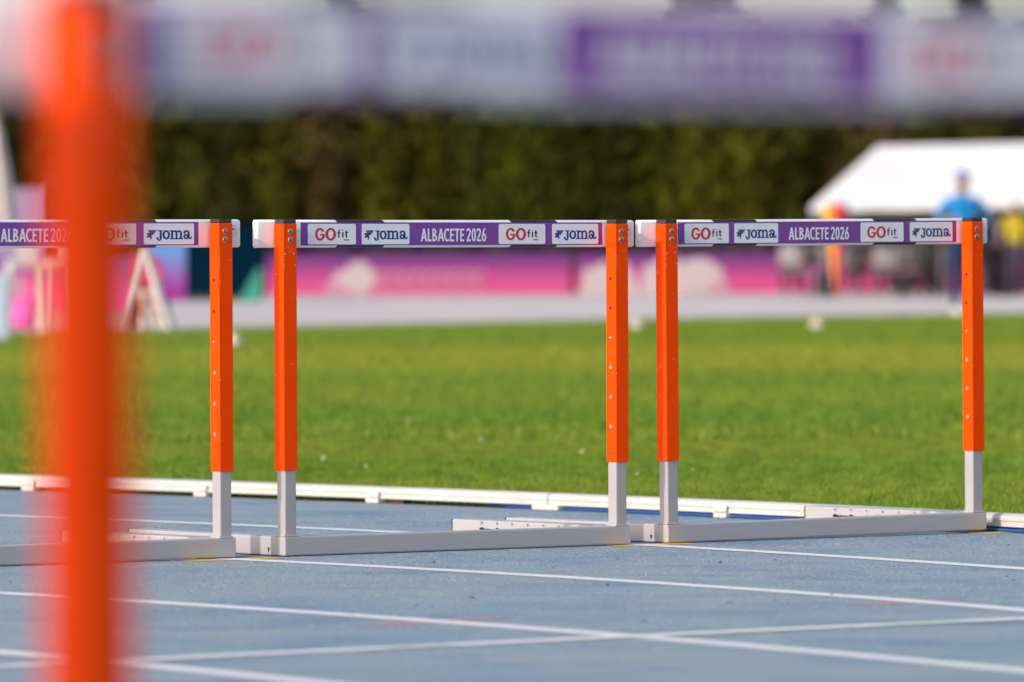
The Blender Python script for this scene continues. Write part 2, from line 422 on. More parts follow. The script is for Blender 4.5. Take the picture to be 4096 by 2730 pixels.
# small weed by the kerb at the right hurdle
MT['leaf'] = mat('weed_leaf', (.035, .07, .02, 1), .5, (.06, .11, .025, 1), 60)
bm = bmesh.new()
for i in range(12):
    a = i * 2.4; L_ = random.uniform(.014, .028); z = random.uniform(.006, .018)
    c = Vector((0, 0, .002)); d = Vector((math.cos(a), math.sin(a), 0)); s_ = Vector((-d.y, d.x, 0)) * L_ * .28
    v_ = [bm.verts.new(c), bm.verts.new(c + d * L_ * .6 + s_ + Vector((0, 0, z))), bm.verts.new(c + d * L_ + Vector((0, 0, z * .7))), bm.verts.new(c + d * L_ * .6 - s_ + Vector((0, 0, z)))]
    bm.faces.new(v_)
o = from_bm('weed', bm, MT['leaf']); o.location = W(1.885, .12, .001)
tag(o, 'small dark green weed at the foot of the kerb beside the right hurdle', 'weed')

# specks of grit on the track
bm = bmesh.new()
for i in range(150):
    u = random.uniform(-2.6, 1.6); v = random.uniform(-3.2, .0)
    if v > -.1: continue
    s_ = random.uniform(.0012, .0042) * (1 if random.random() < .8 else 1.6); p = W(u, v, .001)
    vv = [bm.verts.new(p + Vector((random.uniform(-1, 1) * s_ * 2, random.uniform(-1, 1) * s_ * 2, random.uniform(0, .8) * s_))) for _ in range(4)]
    for q in ((0, 1, 2), (0, 2, 3), (0, 3, 1), (1, 3, 2)): bm.faces.new([vv[i_] for i_ in q])
MT['grit'] = mat('dark_grit', (.02, .05, .10, 1), .9, (.10, .07, .05, 1), 300, lo=.48, hi=.52)
o = from_bm('grit', bm, MT['grit']); tag(o, 'dark grit and chips scattered on the blue track', 'grit', kind='stuff')

# granular relief of the rubber, real crumbs a couple of millimetres high
def crumbs(n, seed):
    r = np.random.default_rng(seed); u = -3.2 + 5.0 * r.random(n); v = -4.2 + 6.4 * r.random(n) ** 1.0
    x = H2.x + u * ca - v * sa; y = H2.y + u * sa + v * ca
    u0, v0, k = CURB; d = v - v0
    ok = (u < u0 - .5 * k * d * d - .03) & (np.abs(v - xv(0)) > .045)
    for (lu, lv, lk) in LINES.values(): ok &= np.abs(u - (lu - .5 * lk * (v - lv) ** 2)) > .043
    x, y = x[ok], y[ok]; m_ = len(x)
    # keep clear of the painted lines so that the paint reads clean
    a = r.random(m_) * 2 * np.pi; w_ = .0016 + .0022 * r.random(m_); h = .0007 + .0012 * r.random(m_); l = r.normal(0, .5, m_)
    vt = np.empty((m_, 3, 3), np.float32)
    vt[:, 0] = np.stack([x - w_ * np.cos(a), y - w_ * np.sin(a), np.full(m_, .0003)], 1)
    vt[:, 1] = np.stack([x + w_ * np.cos(a), y + w_ * np.sin(a), np.full(m_, .0003)], 1)
    vt[:, 2] = np.stack([x + h * l, y + h * r.normal(0, .5, m_), h], 1)
    return vt
def tri_mesh(name, v):
    n = len(v); me = bpy.data.meshes.new(name)
    me.vertices.add(n * 3); me.vertices.foreach_set('co', v.reshape(-1))
    me.loops.add(n * 3); me.loops.foreach_set('vertex_index', np.arange(n * 3, dtype=np.int32))
    me.polygons.add(n); me.polygons.foreach_set('loop_start', np.arange(0, n * 3, 3, dtype=np.int32))
    try: me.polygons.foreach_set('loop_total', np.full(n, 3, dtype=np.int32))
    except Exception: pass
    me.update(calc_edges=True); return me
MT['crumb'] = extra_layer(mat('rubber_crumb', (.17, .26, .33, 1), .8, (.28, .36, .40, 1), 160, lo=.42, hi=.58), (.42, .47, .50, 1), 230, .62, .66, strength=.7)
o = link('rubber_crumbs', tri_mesh('rubber_crumbs', crumbs(80000, 5)), MT['crumb']); tag(o, 'fine rubber crumbs of the blue track surface', 'rubber crumbs', kind='stuff')

# ------------------------------------------------------------------ hurdle
XR, ZO, HT = .549, .2148, .841
root = empty('hurdle', (0, 0, 0))
def shell_box(name, dims, m_, parent, bev=.003):
    return box(name, dims, m_, parent, bev=bev, seg=2)
shell_box('base_rail', (-XR, XR, 0, .04, .002, .0505), MT['grey'], root, .004)
# short run of the rail at the left corner belongs to the left foot's tube, mitred with it
for side in (-1, 1):
    x0, x1 = (-XR, -XR + .059) if side < 0 else (XR - .059, XR)
    y0 = .0402
    ft = shell_box('foot', (x0, x1, y0, .697, .002, .0503), MT['grey'], root, .004)
    box('end_cap', (x0 + .0005, x1 - .0005, .6972, .7012, .0045, .050), MT['black'], ft, bev=.001, seg=1)
    box('rubber_pad', (x0 + .008, x1 - .008, .006, .05, 0, .0022), MT['black'], ft)
    box('rubber_pad', (x0 + .008, x1 - .008, .64, .69, 0, .0022), MT['black'], ft)
    px0, px1 = (-.5455, -.5105) if side < 0 else (.500 + .003, .535 + .003)
    # weld collar + post
    lp = shell_box('lower_post', (px0, px1, .0035, .0385, .0506, ZO + .3), MT['grey_post'], root, .003)
    bm = bmesh.new()
    cx0, cx1, cy0, cy1 = px0 - .004, px1 + .004, .0005, .0425
    vv = [bm.verts.new(p) for p in ((cx0, cy0, .0505), (cx1, cy0, .0505), (cx1, cy1, .0505), (cx0, cy1, .0505), (px0 - .0006, .0029, .0555), (px1 + .0006, .0029, .0555), (px1 + .0006, .0391, .0555), (px0 - .0006, .0391, .0555))]
    for i in range(4): bm.faces.new((vv[i], vv[(i + 1) % 4], vv[4 + (i + 1) % 4], vv[4 + i]))
    from_bm('weld', bm, MT['grey_post'], lp)
    sx0, sx1 = (-.550, -.509) if side < 0 else (.501, .542)
    up_ = shell_box('upper_post', (sx0, sx1, 0, .041, ZO, HT - .010), MT['orange'], root, .0012)
    box('post_cap', (sx0 + .0012, sx1 - .0012, .001, .040, HT - .0098, HT + .001), MT['black'], up_, bev=.0015)
    # two hollow rivets on the front face
    xr_ = (sx0 + sx1) / 2 + .000 if side < 0 else .5185
    xr_ = -.5285 if side < 0 else .5195
    for z in (.8115, .7907):
        bm = bmesh.new()
        bm_lathe(bm, [(.0072, 0), (.0074, -.0008), (.0066, -.0016), (.0048, -.0019), (.0044, -.0006), (.0030, -.0006), (.0028, -.0026), (.0016, -.0030), (.0012, -.0016), (0, -.0016)],
                 (xr_, .0, z), (0, 1, 0), 16, [0, 0, 0, 1, 1, 0, 0, 1, 1])
        from_bm('rivet', bm, [MT['steel'], MT['ink']], up_)
    # adjustment holes on the inner side face; the third holds the spring pin
    xf = sx1 if side < 0 else sx0; dn = 1 if side < 0 else -1
    for k in range(6):
        z = .6895 - .0764 * k
        bm = bmesh.new()
        if k == 2:
            bm_lathe(bm, [(.0040, .0002), (.0038, .0016), (.0026, .0030), (0, .0036)], (xf, .0225, z), (dn, 0, 0), 12)
            from_bm('spring_pin', bm, MT['steel'], up_, True)
        else:
            bm_lathe(bm, [(.0052, .0001), (.0052, .0004), (.0047, .0004), (.0046, .00015), (0, .00015)], (xf, .0225, z), (dn, 0, 0), 12, [0, 0, 1, 1])
            from_bm('adjustment_hole', bm, [MT['orange'], MT['darkhole'] if k < 2 else MT['lighthole']], up_)

# small chips in the orange paint below the rivets
MT['chip'] = mat('bare_chip', (.66, .46, .38, 1), .6, (.30, .12, .06, 1), 400, lo=.45, hi=.6)
for up_ in [o for o in bpy.data.objects if o.parent == root and o.name.startswith('upper_post')]:
    x0 = min(v.co.x for v in up_.data.vertices); bm = bmesh.new()
    for i in range(22):
        cx = x0 + random.choice((.002, random.uniform(.004, .036))); cz = random.uniform(.715, .775) if i < 15 else random.uniform(.25, .7); s_ = random.uniform(.0008, .0022)
        n_ = 5; bm.faces.new([bm.verts.new((cx + s_ * random.uniform(.5, 1.2) * math.cos(2 * math.pi * q / n_), -.0003 - .00001 * i, cz + 1.3 * s_ * random.uniform(.5, 1.2) * math.sin(2 * math.pi * q / n_))) for q in range(n_)])
    c_ = from_bm('paint_chips', bm, MT['chip'], up_); c_['kind'] = 'stuff'

# marks on the feet
def text_mesh(s, size, m_, parent, loc, rot, xs=1.0, off=0.0, name='number'):
    cu = bpy.data.curves.new('txt', 'FONT'); cu.body = s; cu.size = size; cu.align_x = 'CENTER'; cu.offset = off
    to = bpy.data.objects.new('txt', cu); COL.objects.link(to)
    dg = bpy.context.evaluated_depsgraph_get(); dg.update()
    me = bpy.data.meshes.new_from_object(to.evaluated_get(dg)); bpy.data.objects.remove(to)
    me.materials.clear()
    o = link(name, me, m_, parent); o.location = loc; o.rotation_euler = rot; o.scale = (xs, 1, 1)
    return o
feet = [o for o in bpy.data.objects if o.parent == root and o.name.startswith('foot')]
lf, rf = feet[0], feet[1]
for k, s in enumerate(('107', '99', '91', '84', '76', '69')):
    y = .5649 - .0669 * k
    text_mesh(s, .0105, MT['ink'], rf, (XR - .059 - .0004, y, .0392), (R(90), 0, R(-90)), .72, .00012)
# curved slot under the numbers
bm = bmesh.new(); top = []; bot = []
for i in range(57):
    y = .575 - (.575 - .225) * i / 56
    zt = .0292 - .0045 * math.sin(math.pi * i / 56 * .5)
    for k in range(6):
        yk = .5649 - .0669 * k
        if abs(y - yk) < .006: zt = max(zt, .0292 + math.sqrt(max(0, .006 ** 2 - (y - yk) ** 2)) * .5)
    top.append(bm.verts.new((XR - .059 - .0003, y, zt))); bot.append(bm.verts.new((XR - .059 - .0003, y, zt - .011)))
for i in range(56): bm.faces.new((top[i], bot[i], bot[i + 1], top[i + 1]))
from_bm('slot', bm, MT['darkhole'], rf)
bm = bmesh.new(); bm_lathe(bm, [(.0105, 0), (.0105, .0020), (.0085, .0032), (0, .0034)], (XR - .059, .381, .0285), (-1, 0, 0), 18)
from_bm('weight_knob', bm, MT['grey_post'], rf, True)
bm = bmesh.new(); xx = -XR - .0004
bm.faces.new([bm.verts.new((xx, .0749, .0213)), bm.verts.new((xx, .0645, .0213)), bm.verts.new((xx, .0697, .0076))])
from_bm('arrow_mark', bm, MT['ink'], lf)

# top bar: hollow rounded section with two black bands, softened ends
BY0, BY1 = .045, .067
ZC = HT - .035
def rrect(hy, hz, r, n=4):
    pts = []
    for cy_, cz_, a0 in ((-hy + r, hz - r, 90), (-hy + r, -hz + r, 180), (hy - r, -hz + r, 270), (hy - r, hz - r, 0)):
        for i in range(n + 1):
            a = R(a0 + 90 * i / n); pts.append((cy_ + r * math.cos(a), cz_ + r * math.sin(a)))
    return pts
bm = bmesh.new()
stations = []
ER = .0075
for i in range(5):
    a = R(90 * i / 4); stations.append((-.6 + ER * (1 - math.sin(a)), ER * (1 - math.cos(a))))
stations = [(-.6 + ER - ER * math.sin(R(90 - 22.5 * i)), ER - ER * math.cos(R(90 - 22.5 * i))) for i in range(5)]
# inset is largest at the tip
stations = [(-.6 + ER * (1 - math.cos(t)), ER * (1 - math.sin(t))) for t in [R(22.5 * i) for i in range(5)]]
for x in (-.352, -.205, .1965, .346): stations.append((x, 0))
stations += [(-s_[0], s_[1]) for s_ in stations[:5][::-1]]
rings = []
for x, ins in stations:
    hy, hz = .011 - ins, .035 - ins
    rr = max(.0065 - ins * .6, .0022)
    pts = rrect(hy, hz, min(rr, hy * .95))
    ring = []
    for (py_, pz_) in pts:
        # the black bands end in a slanted curve over the rounded edge
        dxs = 0
        if ins == 0: dxs = (abs(pz_) - .0285) * .75 if abs(pz_) > .0285 else 0
        sg = 1
        ring.append(bm.verts.new((x - dxs * sg, (BY0 + BY1) / 2 + py_, ZC + pz_)))
    rings.append(ring)
for i in range(len(rings) - 1):
    for j in range(len(rings[0])):
        f = bm.faces.new((rings[i][j], rings[i][(j + 1) % len(rings[0])], rings[i + 1][(j + 1) % len(rings[0])], rings[i + 1][j]))
        f.smooth = True
        if abs(rings[i][0].co.x - -.352) < .006 or abs(rings[i][0].co.x - .1965) < .006: f.material_index = 1
bm.faces.new(rings[0]); bm.faces.new(rings[-1][::-1])
bar = from_bm('top_bar', bm, [MT['white_bar'], MT['black_bar']], root)

FY = BY0                                # front face of the bar
# artwork is drawn in the units of the printed sheet and mapped to metres on the bar
HOM = [0.000756770543, -2.8448867e-06, -1.3579801, -2.10119589e-05, -0.000607394303, 1.37551969, -2.52003134e-05, -2.99035206e-07]
def art(px, py):
    h = HOM; q = h[6] * px + h[7] * py + 1
    return (h[0] * px + h[1] * py + h[2]) / q, (h[3] * px + h[4] * py + h[5]) / q
class Art:
    def __init__(s, ox, oy, sc, depth):
        s.ox, s.oy, s.sc, s.d = ox, oy, sc, depth; s.bm = bmesh.new(); s.k = 0
    def P(s, x, y):
        X, Z = art(s.ox + x * s.sc, s.oy + y * s.sc); return X, Z
    def poly(s, pts):
        s.k += 1; y = FY - s.d - s.k * .00001
        vs = [s.bm.verts.new((s.P(*p)[0], y, s.P(*p)[1])) for p in pts]
        f = s.bm.faces.new(vs)
        if len(pts) > 4: bmesh.ops.triangulate(s.bm, faces=[f])
    def rect(s, x0, x1, y0, y1): s.poly([(x0, y0), (x1, y0), (x1, y1), (x0, y1)])
    def leg(s, a, b, w_): s.poly([(a[0] - w_ / 2, a[1]), (a[0] + w_ / 2, a[1]), (b[0] + w_ / 2, b[1]), (b[0] - w_ / 2, b[1])])
    def arc(s, cx, cy, ro, ri, a0=0, a1=360, n=28):
        s.k += 1; y = FY - s.d - s.k * .00001; o_, i_ = [], []
        for t in range(n + 1):
            a = R(a0 + (a1 - a0) * t / n); c_, s2 = math.cos(a), -math.sin(a)
            X, Z = s.P(cx + ro[0] * c_, cy + ro[1] * s2); o_.append(s.bm.verts.new((X, y, Z)))
            X, Z = s.P(cx + ri[0] * c_, cy + ri[1] * s2); i_.append(s.bm.verts.new((X, y, Z)))
        for t in range(n): s.bm.faces.new((o_[t], o_[t + 1], i_[t + 1], i_[t]))
    def disc(s, cx, cy, rx, ry, n=14): s.poly([(cx + rx * math.cos(2 * math.pi * t / n), cy - ry * math.sin(2 * math.pi * t / n)) for t in range(n)])
    def done(s, name, m_, parent=None):
        me = bpy.data.meshes.new(name); s.bm.to_mesh(me); s.bm.free(); 
        return link(name, me, m_, parent or bar)
def plate(name, x0, x1, z0, z1, d, r, m_, seg=4):
    bm = bmesh.new(); pts = []
    for cx_, cz_, a0 in ((x1 - r, z1 - r, 0), (x0 + r, z1 - r, 90), (x0 + r, z0 + r, 180), (x1 - r, z0 + r, 270)):
        for i in range(seg + 1):
            a = R(a0 + 90 * i / seg); pts.append((cx_ + r * math.cos(a), cz_ + r * math.sin(a)))
    f1 = [bm.verts.new((x, FY - d, z)) for x, z in pts]; f2 = [bm.verts.new((x, FY + .0004, z)) for x, z in pts]
    bm.faces.new(f1)
    for i in range(len(pts)): bm.faces.new((f1[i], f1[(i + 1) % len(pts)], f2[(i + 1) % len(pts)], f2[i]))
    return from_bm(name, bm, m_, bar)
plate('sponsor_strip', -.4653, .4923, ZC - .0292, ZC + .0286, .00025, .0004, MT['purple'])
for x0, x1 in ((-.4431, -.2945), (-.2759, -.1272), (.1567, .3063), (.3287, .4789)):
    plate('logo_panel', x0, x1, ZC - .0265, ZC + .0250, .00045, .0042, MT['panel'])
def gofit(shift=0):
    a = Art(1180 + shift[0], 860 + shift[1], .2125, .0006)
    a.arc(468, 368, (94, 120), (48, 80), 28, 352, 36); a.rect(466, 563, 365, 393); a.poly([(520, 385), (563, 385), (556, 420), (522, 400)])
    a.arc(669, 369, (101, 120), (50, 80), 0, 360, 40)
    a.rect(918, 1012, 465, 487); a.disc(896, 295, 11, 12)
    o1 = a.done('lettering', MT['red'])
    a = Art(1180 + shift[0], 860 + shift[1], .2125, .0006)
    a.rect(808, 833, 318, 430); a.arc(842, 318, (32, 38), (11, 16), 60, 180, 10); a.rect(793, 853, 328, 347)
    a.rect(884, 910, 325, 430)
    a.rect(947, 973, 298, 410); a.arc(981, 402, (32, 30), (10, 11), 180, 285, 8); a.rect(935, 996, 328, 347)
    o2 = a.done('lettering', MT['ink'])
    return o1, o2
def joma(shift):
    a = Art(1180 + shift[0], 860 + shift[1], .2125, .0006)
    # J
    a.rect(1508, 1592, 296, 318); a.rect(1537, 1574, 312, 440); a.arc(1529, 436, (46, 56), (10, 32), -178, 5, 18); a.disc(1496, 440, 17, 20)
    # o
    a.arc(1655, 381, (68, 86), (29, 54), 0, 360, 32)
    # m
    a.rect(1716, 1760, 298, 320); a.rect(1742, 1779, 300, 460); a.rect(1716, 1800, 441, 463)
    a.arc(1806, 350, (52, 54), (17, 22), 0, 150, 14); a.rect(1822, 1857, 345, 460); a.rect(1802, 1876, 441, 463)
    a.arc(1886, 350, (52, 54), (17, 22), 0, 150, 14); a.rect(1902, 1938, 345, 460); a.rect(1880, 1957, 441, 463)
    # a
    a.arc(2018, 350, (58, 55), (22, 24), 0, 165, 16); a.disc(1985, 345, 17, 18); a.rect(2040, 2077, 345, 440)
    a.arc(2010, 414, (46, 50), (14, 22), 0, 360, 26); a.arc(2080, 428, (38, 36), (6, 16), -180, 0, 12); a.rect(2099, 2110, 402, 430)
    # bird emblem
    a.poly([(1328, 296), (1485, 292), (1476, 304), (1333, 310)]); a.poly([(1334, 313), (1473, 307), (1462, 324), (1342, 328)])
    a.poly([(1344, 331), (1460, 327), (1448, 343), (1350, 345)]); a.poly([(1350, 348), (1445, 346), (1425, 370), (1395, 386), (1352, 390)])
    a.poly([(1298, 358), (1312, 345), (1352, 347), (1360, 392), (1392, 392), (1393, 430), (1386, 455), (1366, 490), (1369, 430), (1345, 428), (1350, 404), (1330, 396), (1336, 378), (1322, 372), (1308, 382)])
    a.poly([(1318, 396), (1332, 400), (1322, 412), (1346, 412), (1348, 426), (1322, 436), (1312, 436), (1318, 426), (1298, 418), (1304, 408)])
    return a.done('lettering', MT['navy'])
gofit((0, 0)); joma((0, 0))
# second pair: shifted along the strip by the spacing of the panels
def clone_shift(objs, dx):
    for o in objs:
        c = o.copy(); COL.objects.link(c); c.location.x += dx; c.name = 'lettering'
L_ = [o for o in bpy.data.objects if o.name.startswith('lettering')]
g_, j_ = L_[:2], L_[2:]
clone_shift(g_, .1567 + .4431 + .0005); clone_shift(j_, .3287 + .2759 + .0005)
a = Art(1620, 860, .2125, .0005)
# A L B A C E T E   2 0 2 6
def glyphA(x0, x1):
    xm = (x0 + x1) / 2
    a.leg((xm, 262), (x0 + 15, 502), 31); a.leg((xm, 262), (x1 - 15, 502), 31); a.rect(x0 + 32, x1 - 32, 412, 444)
glyphA(295, 412)
a.rect(424, 453, 262, 502); a.rect(424, 496, 464, 502)
a.rect(511, 539, 262, 502); a.arc(540, 320, (52, 58), (24, 24), -90, 90, 14); a.arc(540, 435, (62, 67), (33, 31), -90, 90, 14)
a.rect(530, 545, 262, 296); a.rect(530, 545, 344, 404); a.rect(530, 545, 466, 502)
glyphA(612, 732)
a.arc(793, 381, (65, 125), (35, 86), 50, 310, 26); 
def glyphE(x0, x1):
    a.rect(x0, x0 + 28, 262, 502); a.rect(x0, x1, 262, 299); a.rect(x0, x1 - 6, 362, 397); a.rect(x0, x1, 465, 502)
glyphE(843, 920)
a.rect(928, 1021, 262, 299); a.rect(961, 990, 262, 502)
glyphE(1035, 1111)
def glyph2(x):
    a.arc(x + 36, 316, (44, 62), (17, 26), -35, 170, 18); a.poly([(x + 52, 335), (x + 76, 352), (x + 34, 468), (x + 2, 468)]); a.rect(x + 2, x + 82, 465, 502)
glyph2(1155); glyph2(1345)
a.arc(1290, 379, (42, 126), (14, 90), 0, 360, 30)
a.arc(1482, 427, (43, 77), (16, 42), 0, 360, 26); a.poly([(1478, 258), (1512, 258), (1468, 372), (1440, 420), (1441, 380)])
a.done('lettering', MT['panel'])
# round approval decal at the right end of the bar
def ring(x, z, ro, ri, a0, a1, d, m_, name, n=22, fan=1):
    bm = bmesh.new(); o_, i_ = [], []
    for t in range(n + 1):
        q = R(a0 + (a1 - a0) * t / n)
        o_.append(bm.verts.new((x + ro * math.cos(q), FY - d, z + ro * math.sin(q)))); i_.append(bm.verts.new((x + ri * math.cos(q), FY - d, z + ri * math.sin(q) * fan)))
    for t in range(n): bm.faces.new((o_[t], o_[t + 1], i_[t + 1], i_[t]))
    return from_bm(name, bm, m_, bar)
ring(.5735, .812, .0142, .0135, 0, 360, .0003, MT['palering'], 'decal'); ring(.5735, .812, .0115, .0110, 0, 360, .0003, MT['palering'], 'decal')
ring(.5735, .8105, .0095, .0040, 30, 75, .0004, MT['violet'], 'decal'); ring(.5735, .8105, .0095, .0040, 80, 150, .0004, MT['violet'], 'decal')
text_mesh('WORLD', .0026, MT['violet'], bar, (.5735, FY - .0004, .8065), (R(90), 0, 0), 1, 0, 'lettering')
text_mesh('ATHLETICS', .0022, MT['violet'], bar, (.5735, FY - .0004, .8038), (R(90), 0, 0), 1, 0, 'lettering')

places = [
    ((-1.1240, 17.355), .64773, -.0013, 'sharp orange and grey hurdle at the left, partly hidden behind the blurred orange post'),
    ((-.13091, 18.09842), .6483, .0002, 'sharp orange and grey hurdle in the middle of the row of three, whole in view'),
    ((.8397, 18.83), .65093, -.00525, 'sharp orange and grey hurdle at the right, its foot nearly touching the white kerb'),
    ((.165, 4.82), .650, 0, 'large out of focus hurdle nearest the camera, its bar across the top of the picture'),
    ((.165 - 1.262 * math.cos(.65) + .020 * math.sin(.65), 4.82 - 1.262 * math.sin(.65) - .020 * math.cos(.65)), .650, 0, 'near hurdle just outside the left edge, shading the blurred orange post')]
for i, ((x, y), yw, ti, lab) in enumerate(places):
    h = root if i == 0 else copy_tree(root)
    h.matrix_world = Matrix.Translation((x, y, XR * abs(ti))) @ Matrix.Rotation(yw, 4, 'Z') @ Matrix.Rotation(ti, 4, 'Y')
    tag(h, lab, 'hurdle', 'hurdles standing across the lanes')
    if i >= 3:                          # this one is set one notch higher
        for ch in [q for q in bpy.data.objects if q.parent == h and q.name.split('.')[0] in ('upper_post', 'top_bar')]:
            ch.location.z += .0785
# each printed strip was stuck on a little differently
placed = [o for o in bpy.data.objects if o.name.split('.')[0] == 'hurdle']
for h in placed:
    dx = -.022 if h.location.x < -1.0 and h.location.y > 15 else (-.007 if h.location.x > .7 else (-.006 if h.location.y < 10 else 0))
    if not dx: continue
    for b_ in [q for q in bpy.data.objects if q.parent == h and q.name.split('.')[0] == 'top_bar']:
        for ch in [q for q in bpy.data.objects if q.parent == b_ and q.name.split('.')[0] in ('sponsor_strip', 'logo_panel', 'lettering')]:
            if ch.location.z < .5: ch.location.x += dx

# ------------------------------------------------------------------ far side
def spot(px, py, d):                   # plain pinhole relation used once to survey the far side
    return ((px - 2048) * d / 28500.0, d, CZ + (1030 - .00366 * (px - 2048) - py) * d / 28500.0)

# conifer screen
def foliage(h, r, n, seed, leaf):
    r_ = np.random.default_rng(seed)
    z = r_.random(n) * h; t = z / h
    prof = r * np.clip(np.minimum(1.0, .75 + 2.2 * t), 0, 1) * np.clip(1.0 - .78 * np.clip((t - .55) / .45, 0, 1) ** 1.5, .05, 1)
    lump = 1 + .22 * np.sin(z * 3.1 + seed) + .12 * np.sin(z * 7.7 + seed * 2)
    th = r_.random(n) * 2 * np.pi; lump = lump + .20 * np.sin(3 * th + z * 1.3 + seed)
    rr = prof * lump * (.72 + .33 * r_.random(n))
    c = np.stack([rr * np.cos(th), rr * np.sin(th), z + .05], 1)
    d1 = r_.normal(0, 1, (n, 3)); d1[:, 2] += 1.2; d1 /= np.linalg.norm(d1, axis=1, keepdims=True)
    d2 = np.cross(d1, r_.normal(0, 1, (n, 3))); d2 /= np.linalg.norm(d2, axis=1, keepdims=True)
    s = leaf * (.6 + .8 * r_.random((n, 1)))
    v = np.stack([c - d2 * s * .35, c + d2 * s * .35, c + d1 * s], 1).astype(np.float32)
    return v
def tri_mesh(name, v):
    n = len(v); me = bpy.data.meshes.new(name)
    me.vertices.add(n * 3); me.vertices.foreach_set('co', v.reshape(-1))
    me.loops.add(n * 3); me.loops.foreach_set('vertex_index', np.arange(n * 3, dtype=np.int32))
    me.polygons.add(n); me.polygons.foreach_set('loop_start', np.arange(0, n * 3, 3, dtype=np.int32))
    try: me.polygons.foreach_set('loop_total', np.full(n, 3, dtype=np.int32))
    except Exception: pass
    me.update(calc_edges=True); return me
def core_tris(h, r, seed):
    out = []; n = 9; m_ = 7
    def pt(i, j):
        t = i / m_; z = .1 + t * (h - .35); rr = r * .66 * min(1, .8 + 2 * t) * (1 - .8 * max(0, (t - .55) / .45) ** 1.5) * (1 + .15 * math.sin(j * 2.1 + i + seed))
        return (rr * math.cos(2 * math.pi * j / n), rr * math.sin(2 * math.pi * j / n), z)
    for i in range(m_):
        for j in range(n):
            a, b, c, d = pt(i, j), pt(i, (j + 1) % n), pt(i + 1, (j + 1) % n), pt(i + 1, j)
            out += [(a, b, c), (a, c, d)]
    return np.array(out, np.float32)
greens = [mat('conifer_dark', (.032, .040, .005, 1), .9, (.044, .048, .006, 1), 2.5, spec=.05),
          mat('conifer_olive', (.064, .062, .006, 1), .9, (.050, .052, .006, 1), 2.5, spec=.05),
          mat('conifer_green', (.048, .060, .005, 1), .9, (.038, .048, .005, 1), 2.5, spec=.05),
          mat('conifer_brown', (.068, .042, .020, 1), .9, (.052, .046, .009, 1), 1.2, spec=.05),
          mat('conifer_black', (.022, .026, .005, 1), .9, (.034, .034, .007, 1), 2.5, spec=.05)]
bark = mat('bark', (.06, .045, .03, 1), .9)
crowns = {}
def tree(x, y, h, kind, r, label, group):
    key = (kind, round(r, 1), round(h, 1))
    if key not in crowns:
        sd = len(crowns) + 3
        me = tri_mesh('crown', np.concatenate([foliage(h, r, 2600, sd, .22), core_tris(h, r, sd)])); me.materials.append(greens[kind])
        bm = bmesh.new(); bm_cyl(bm, (0, 0, 0), (0, 0, h * .55), .09, .03, 8); t_me = bpy.data.meshes.new('trunk'); bm.to_mesh(t_me); bm.free(); t_me.materials.append(bark)
        crowns[key] = (me, t_me)
    e = empty('conifer_tree', (x, y, 0), random.uniform(0, 6.28), label, 'tree', group)
    c = bpy.data.objects.new('crown', crowns[key][0]); COL.objects.link(c); c.parent = e
    t = bpy.data.objects.new('trunk', crowns[key][1]); COL.objects.link(t); t.parent = e
    return e
# colours read off the row, left to right: tone, spacing in metres
MARKS = [(10, 'at the left picture edge'), (190, 'just left of the blurred orange post'), (370, 'behind the blurred orange post'), (560, 'just right of the blurred post'), (740, 'above the blue logo of the left hurdle'),
 (930, 'above the right post of the left hurdle'), (1110, "above the middle hurdle's left post"), (1300, "above the middle hurdle's first red logo"), (1490, "above the middle hurdle's first blue logo"),
 (1680, "above the word ALBACETE on the middle hurdle"), (1870, "above the digits 2026 on the middle hurdle"), (2060, "above the middle hurdle's second red logo"), (2240, "above the middle hurdle's second blue logo"),
 (2430, "above the middle hurdle's right post"), (2620, "above the right hurdle's left post"), (2800, "above the right hurdle's first red logo"), (2990, "above the right hurdle's first blue logo"),
 (3180, 'just left of the tent corner'), (3370, "behind the tent's sloping left end"), (3560, "behind the left end of the tent ridge"), (3740, 'behind the tent, left of the blue cap'), (3900, 'behind the tent, right of the blue cap'), (4090, 'behind the tent at the right picture edge')]
row = [2, 4, 0, 1, 0, 2, 2, 4, 0, 3, 1, 0, 4, 1, 3, 1, 1, 0, 2, 0, 4, 2, 1, 1, 0, 3, 3, 0, 1, 4, 2, 1, 0, 4, 0, 1, 2, 0]
words = {0: 'dark green', 1: 'olive', 2: 'mid green', 3: 'brown tinged', 4: 'blackish green'}
GRP = 'conifers of the clipped screen behind the boards'
for i, k in enumerate(row):
    x = -16.5 + i * .92 + random.uniform(-.12, .12)
    px = 2048 + x * 28500 / 141
    near_ = [m_ for m_ in MARKS if abs(m_[0] - px) < 160]
    if near_:
        b_ = min(near_, key=lambda m_: abs(m_[0] - px)); MARKS.remove(b_)
        lb = '%s conifer of the clipped screen, %s' % (words[k], b_[1])
    else: lb = '%s conifer of the clipped screen, beyond the picture edge' % words[k]
    tree(x, 141 + random.uniform(-.3, .3), 5.0 + .1 * (i % 2), k, .68, lb, GRP)
for i in range(26):
    k = (4, 0, 4, 2)[i % 4]
    tree(-17 + i * 1.38 + random.uniform(-.2, .2), 143.2, 4.9, k, .8, '%s conifer in the second row, seen through gaps of the screen' % words[k], 'second row conifers, ' + words[k])
for (px, h, r, k, lab) in ((2800, 8.2, .75, 2, 'tall dark cypress rising above the screen right of centre'), (3551, 7.6, .4, 2, 'slim tall cypress tip above the screen, left one of two at the right'),
                           (3885, 8.0, .45, 0, 'tall slim cypress above the screen at the far right'), (1375, 6.9, .45, 0, 'low cypress tip rising above the screen left of centre'),
                           (560, 6.9, .6, 0, 'dark cypress above the screen behind the blurred post')):
    x = (px - 2048) * 152 / 28500
    e = tree(x, 152, h, k, r, lab, None)

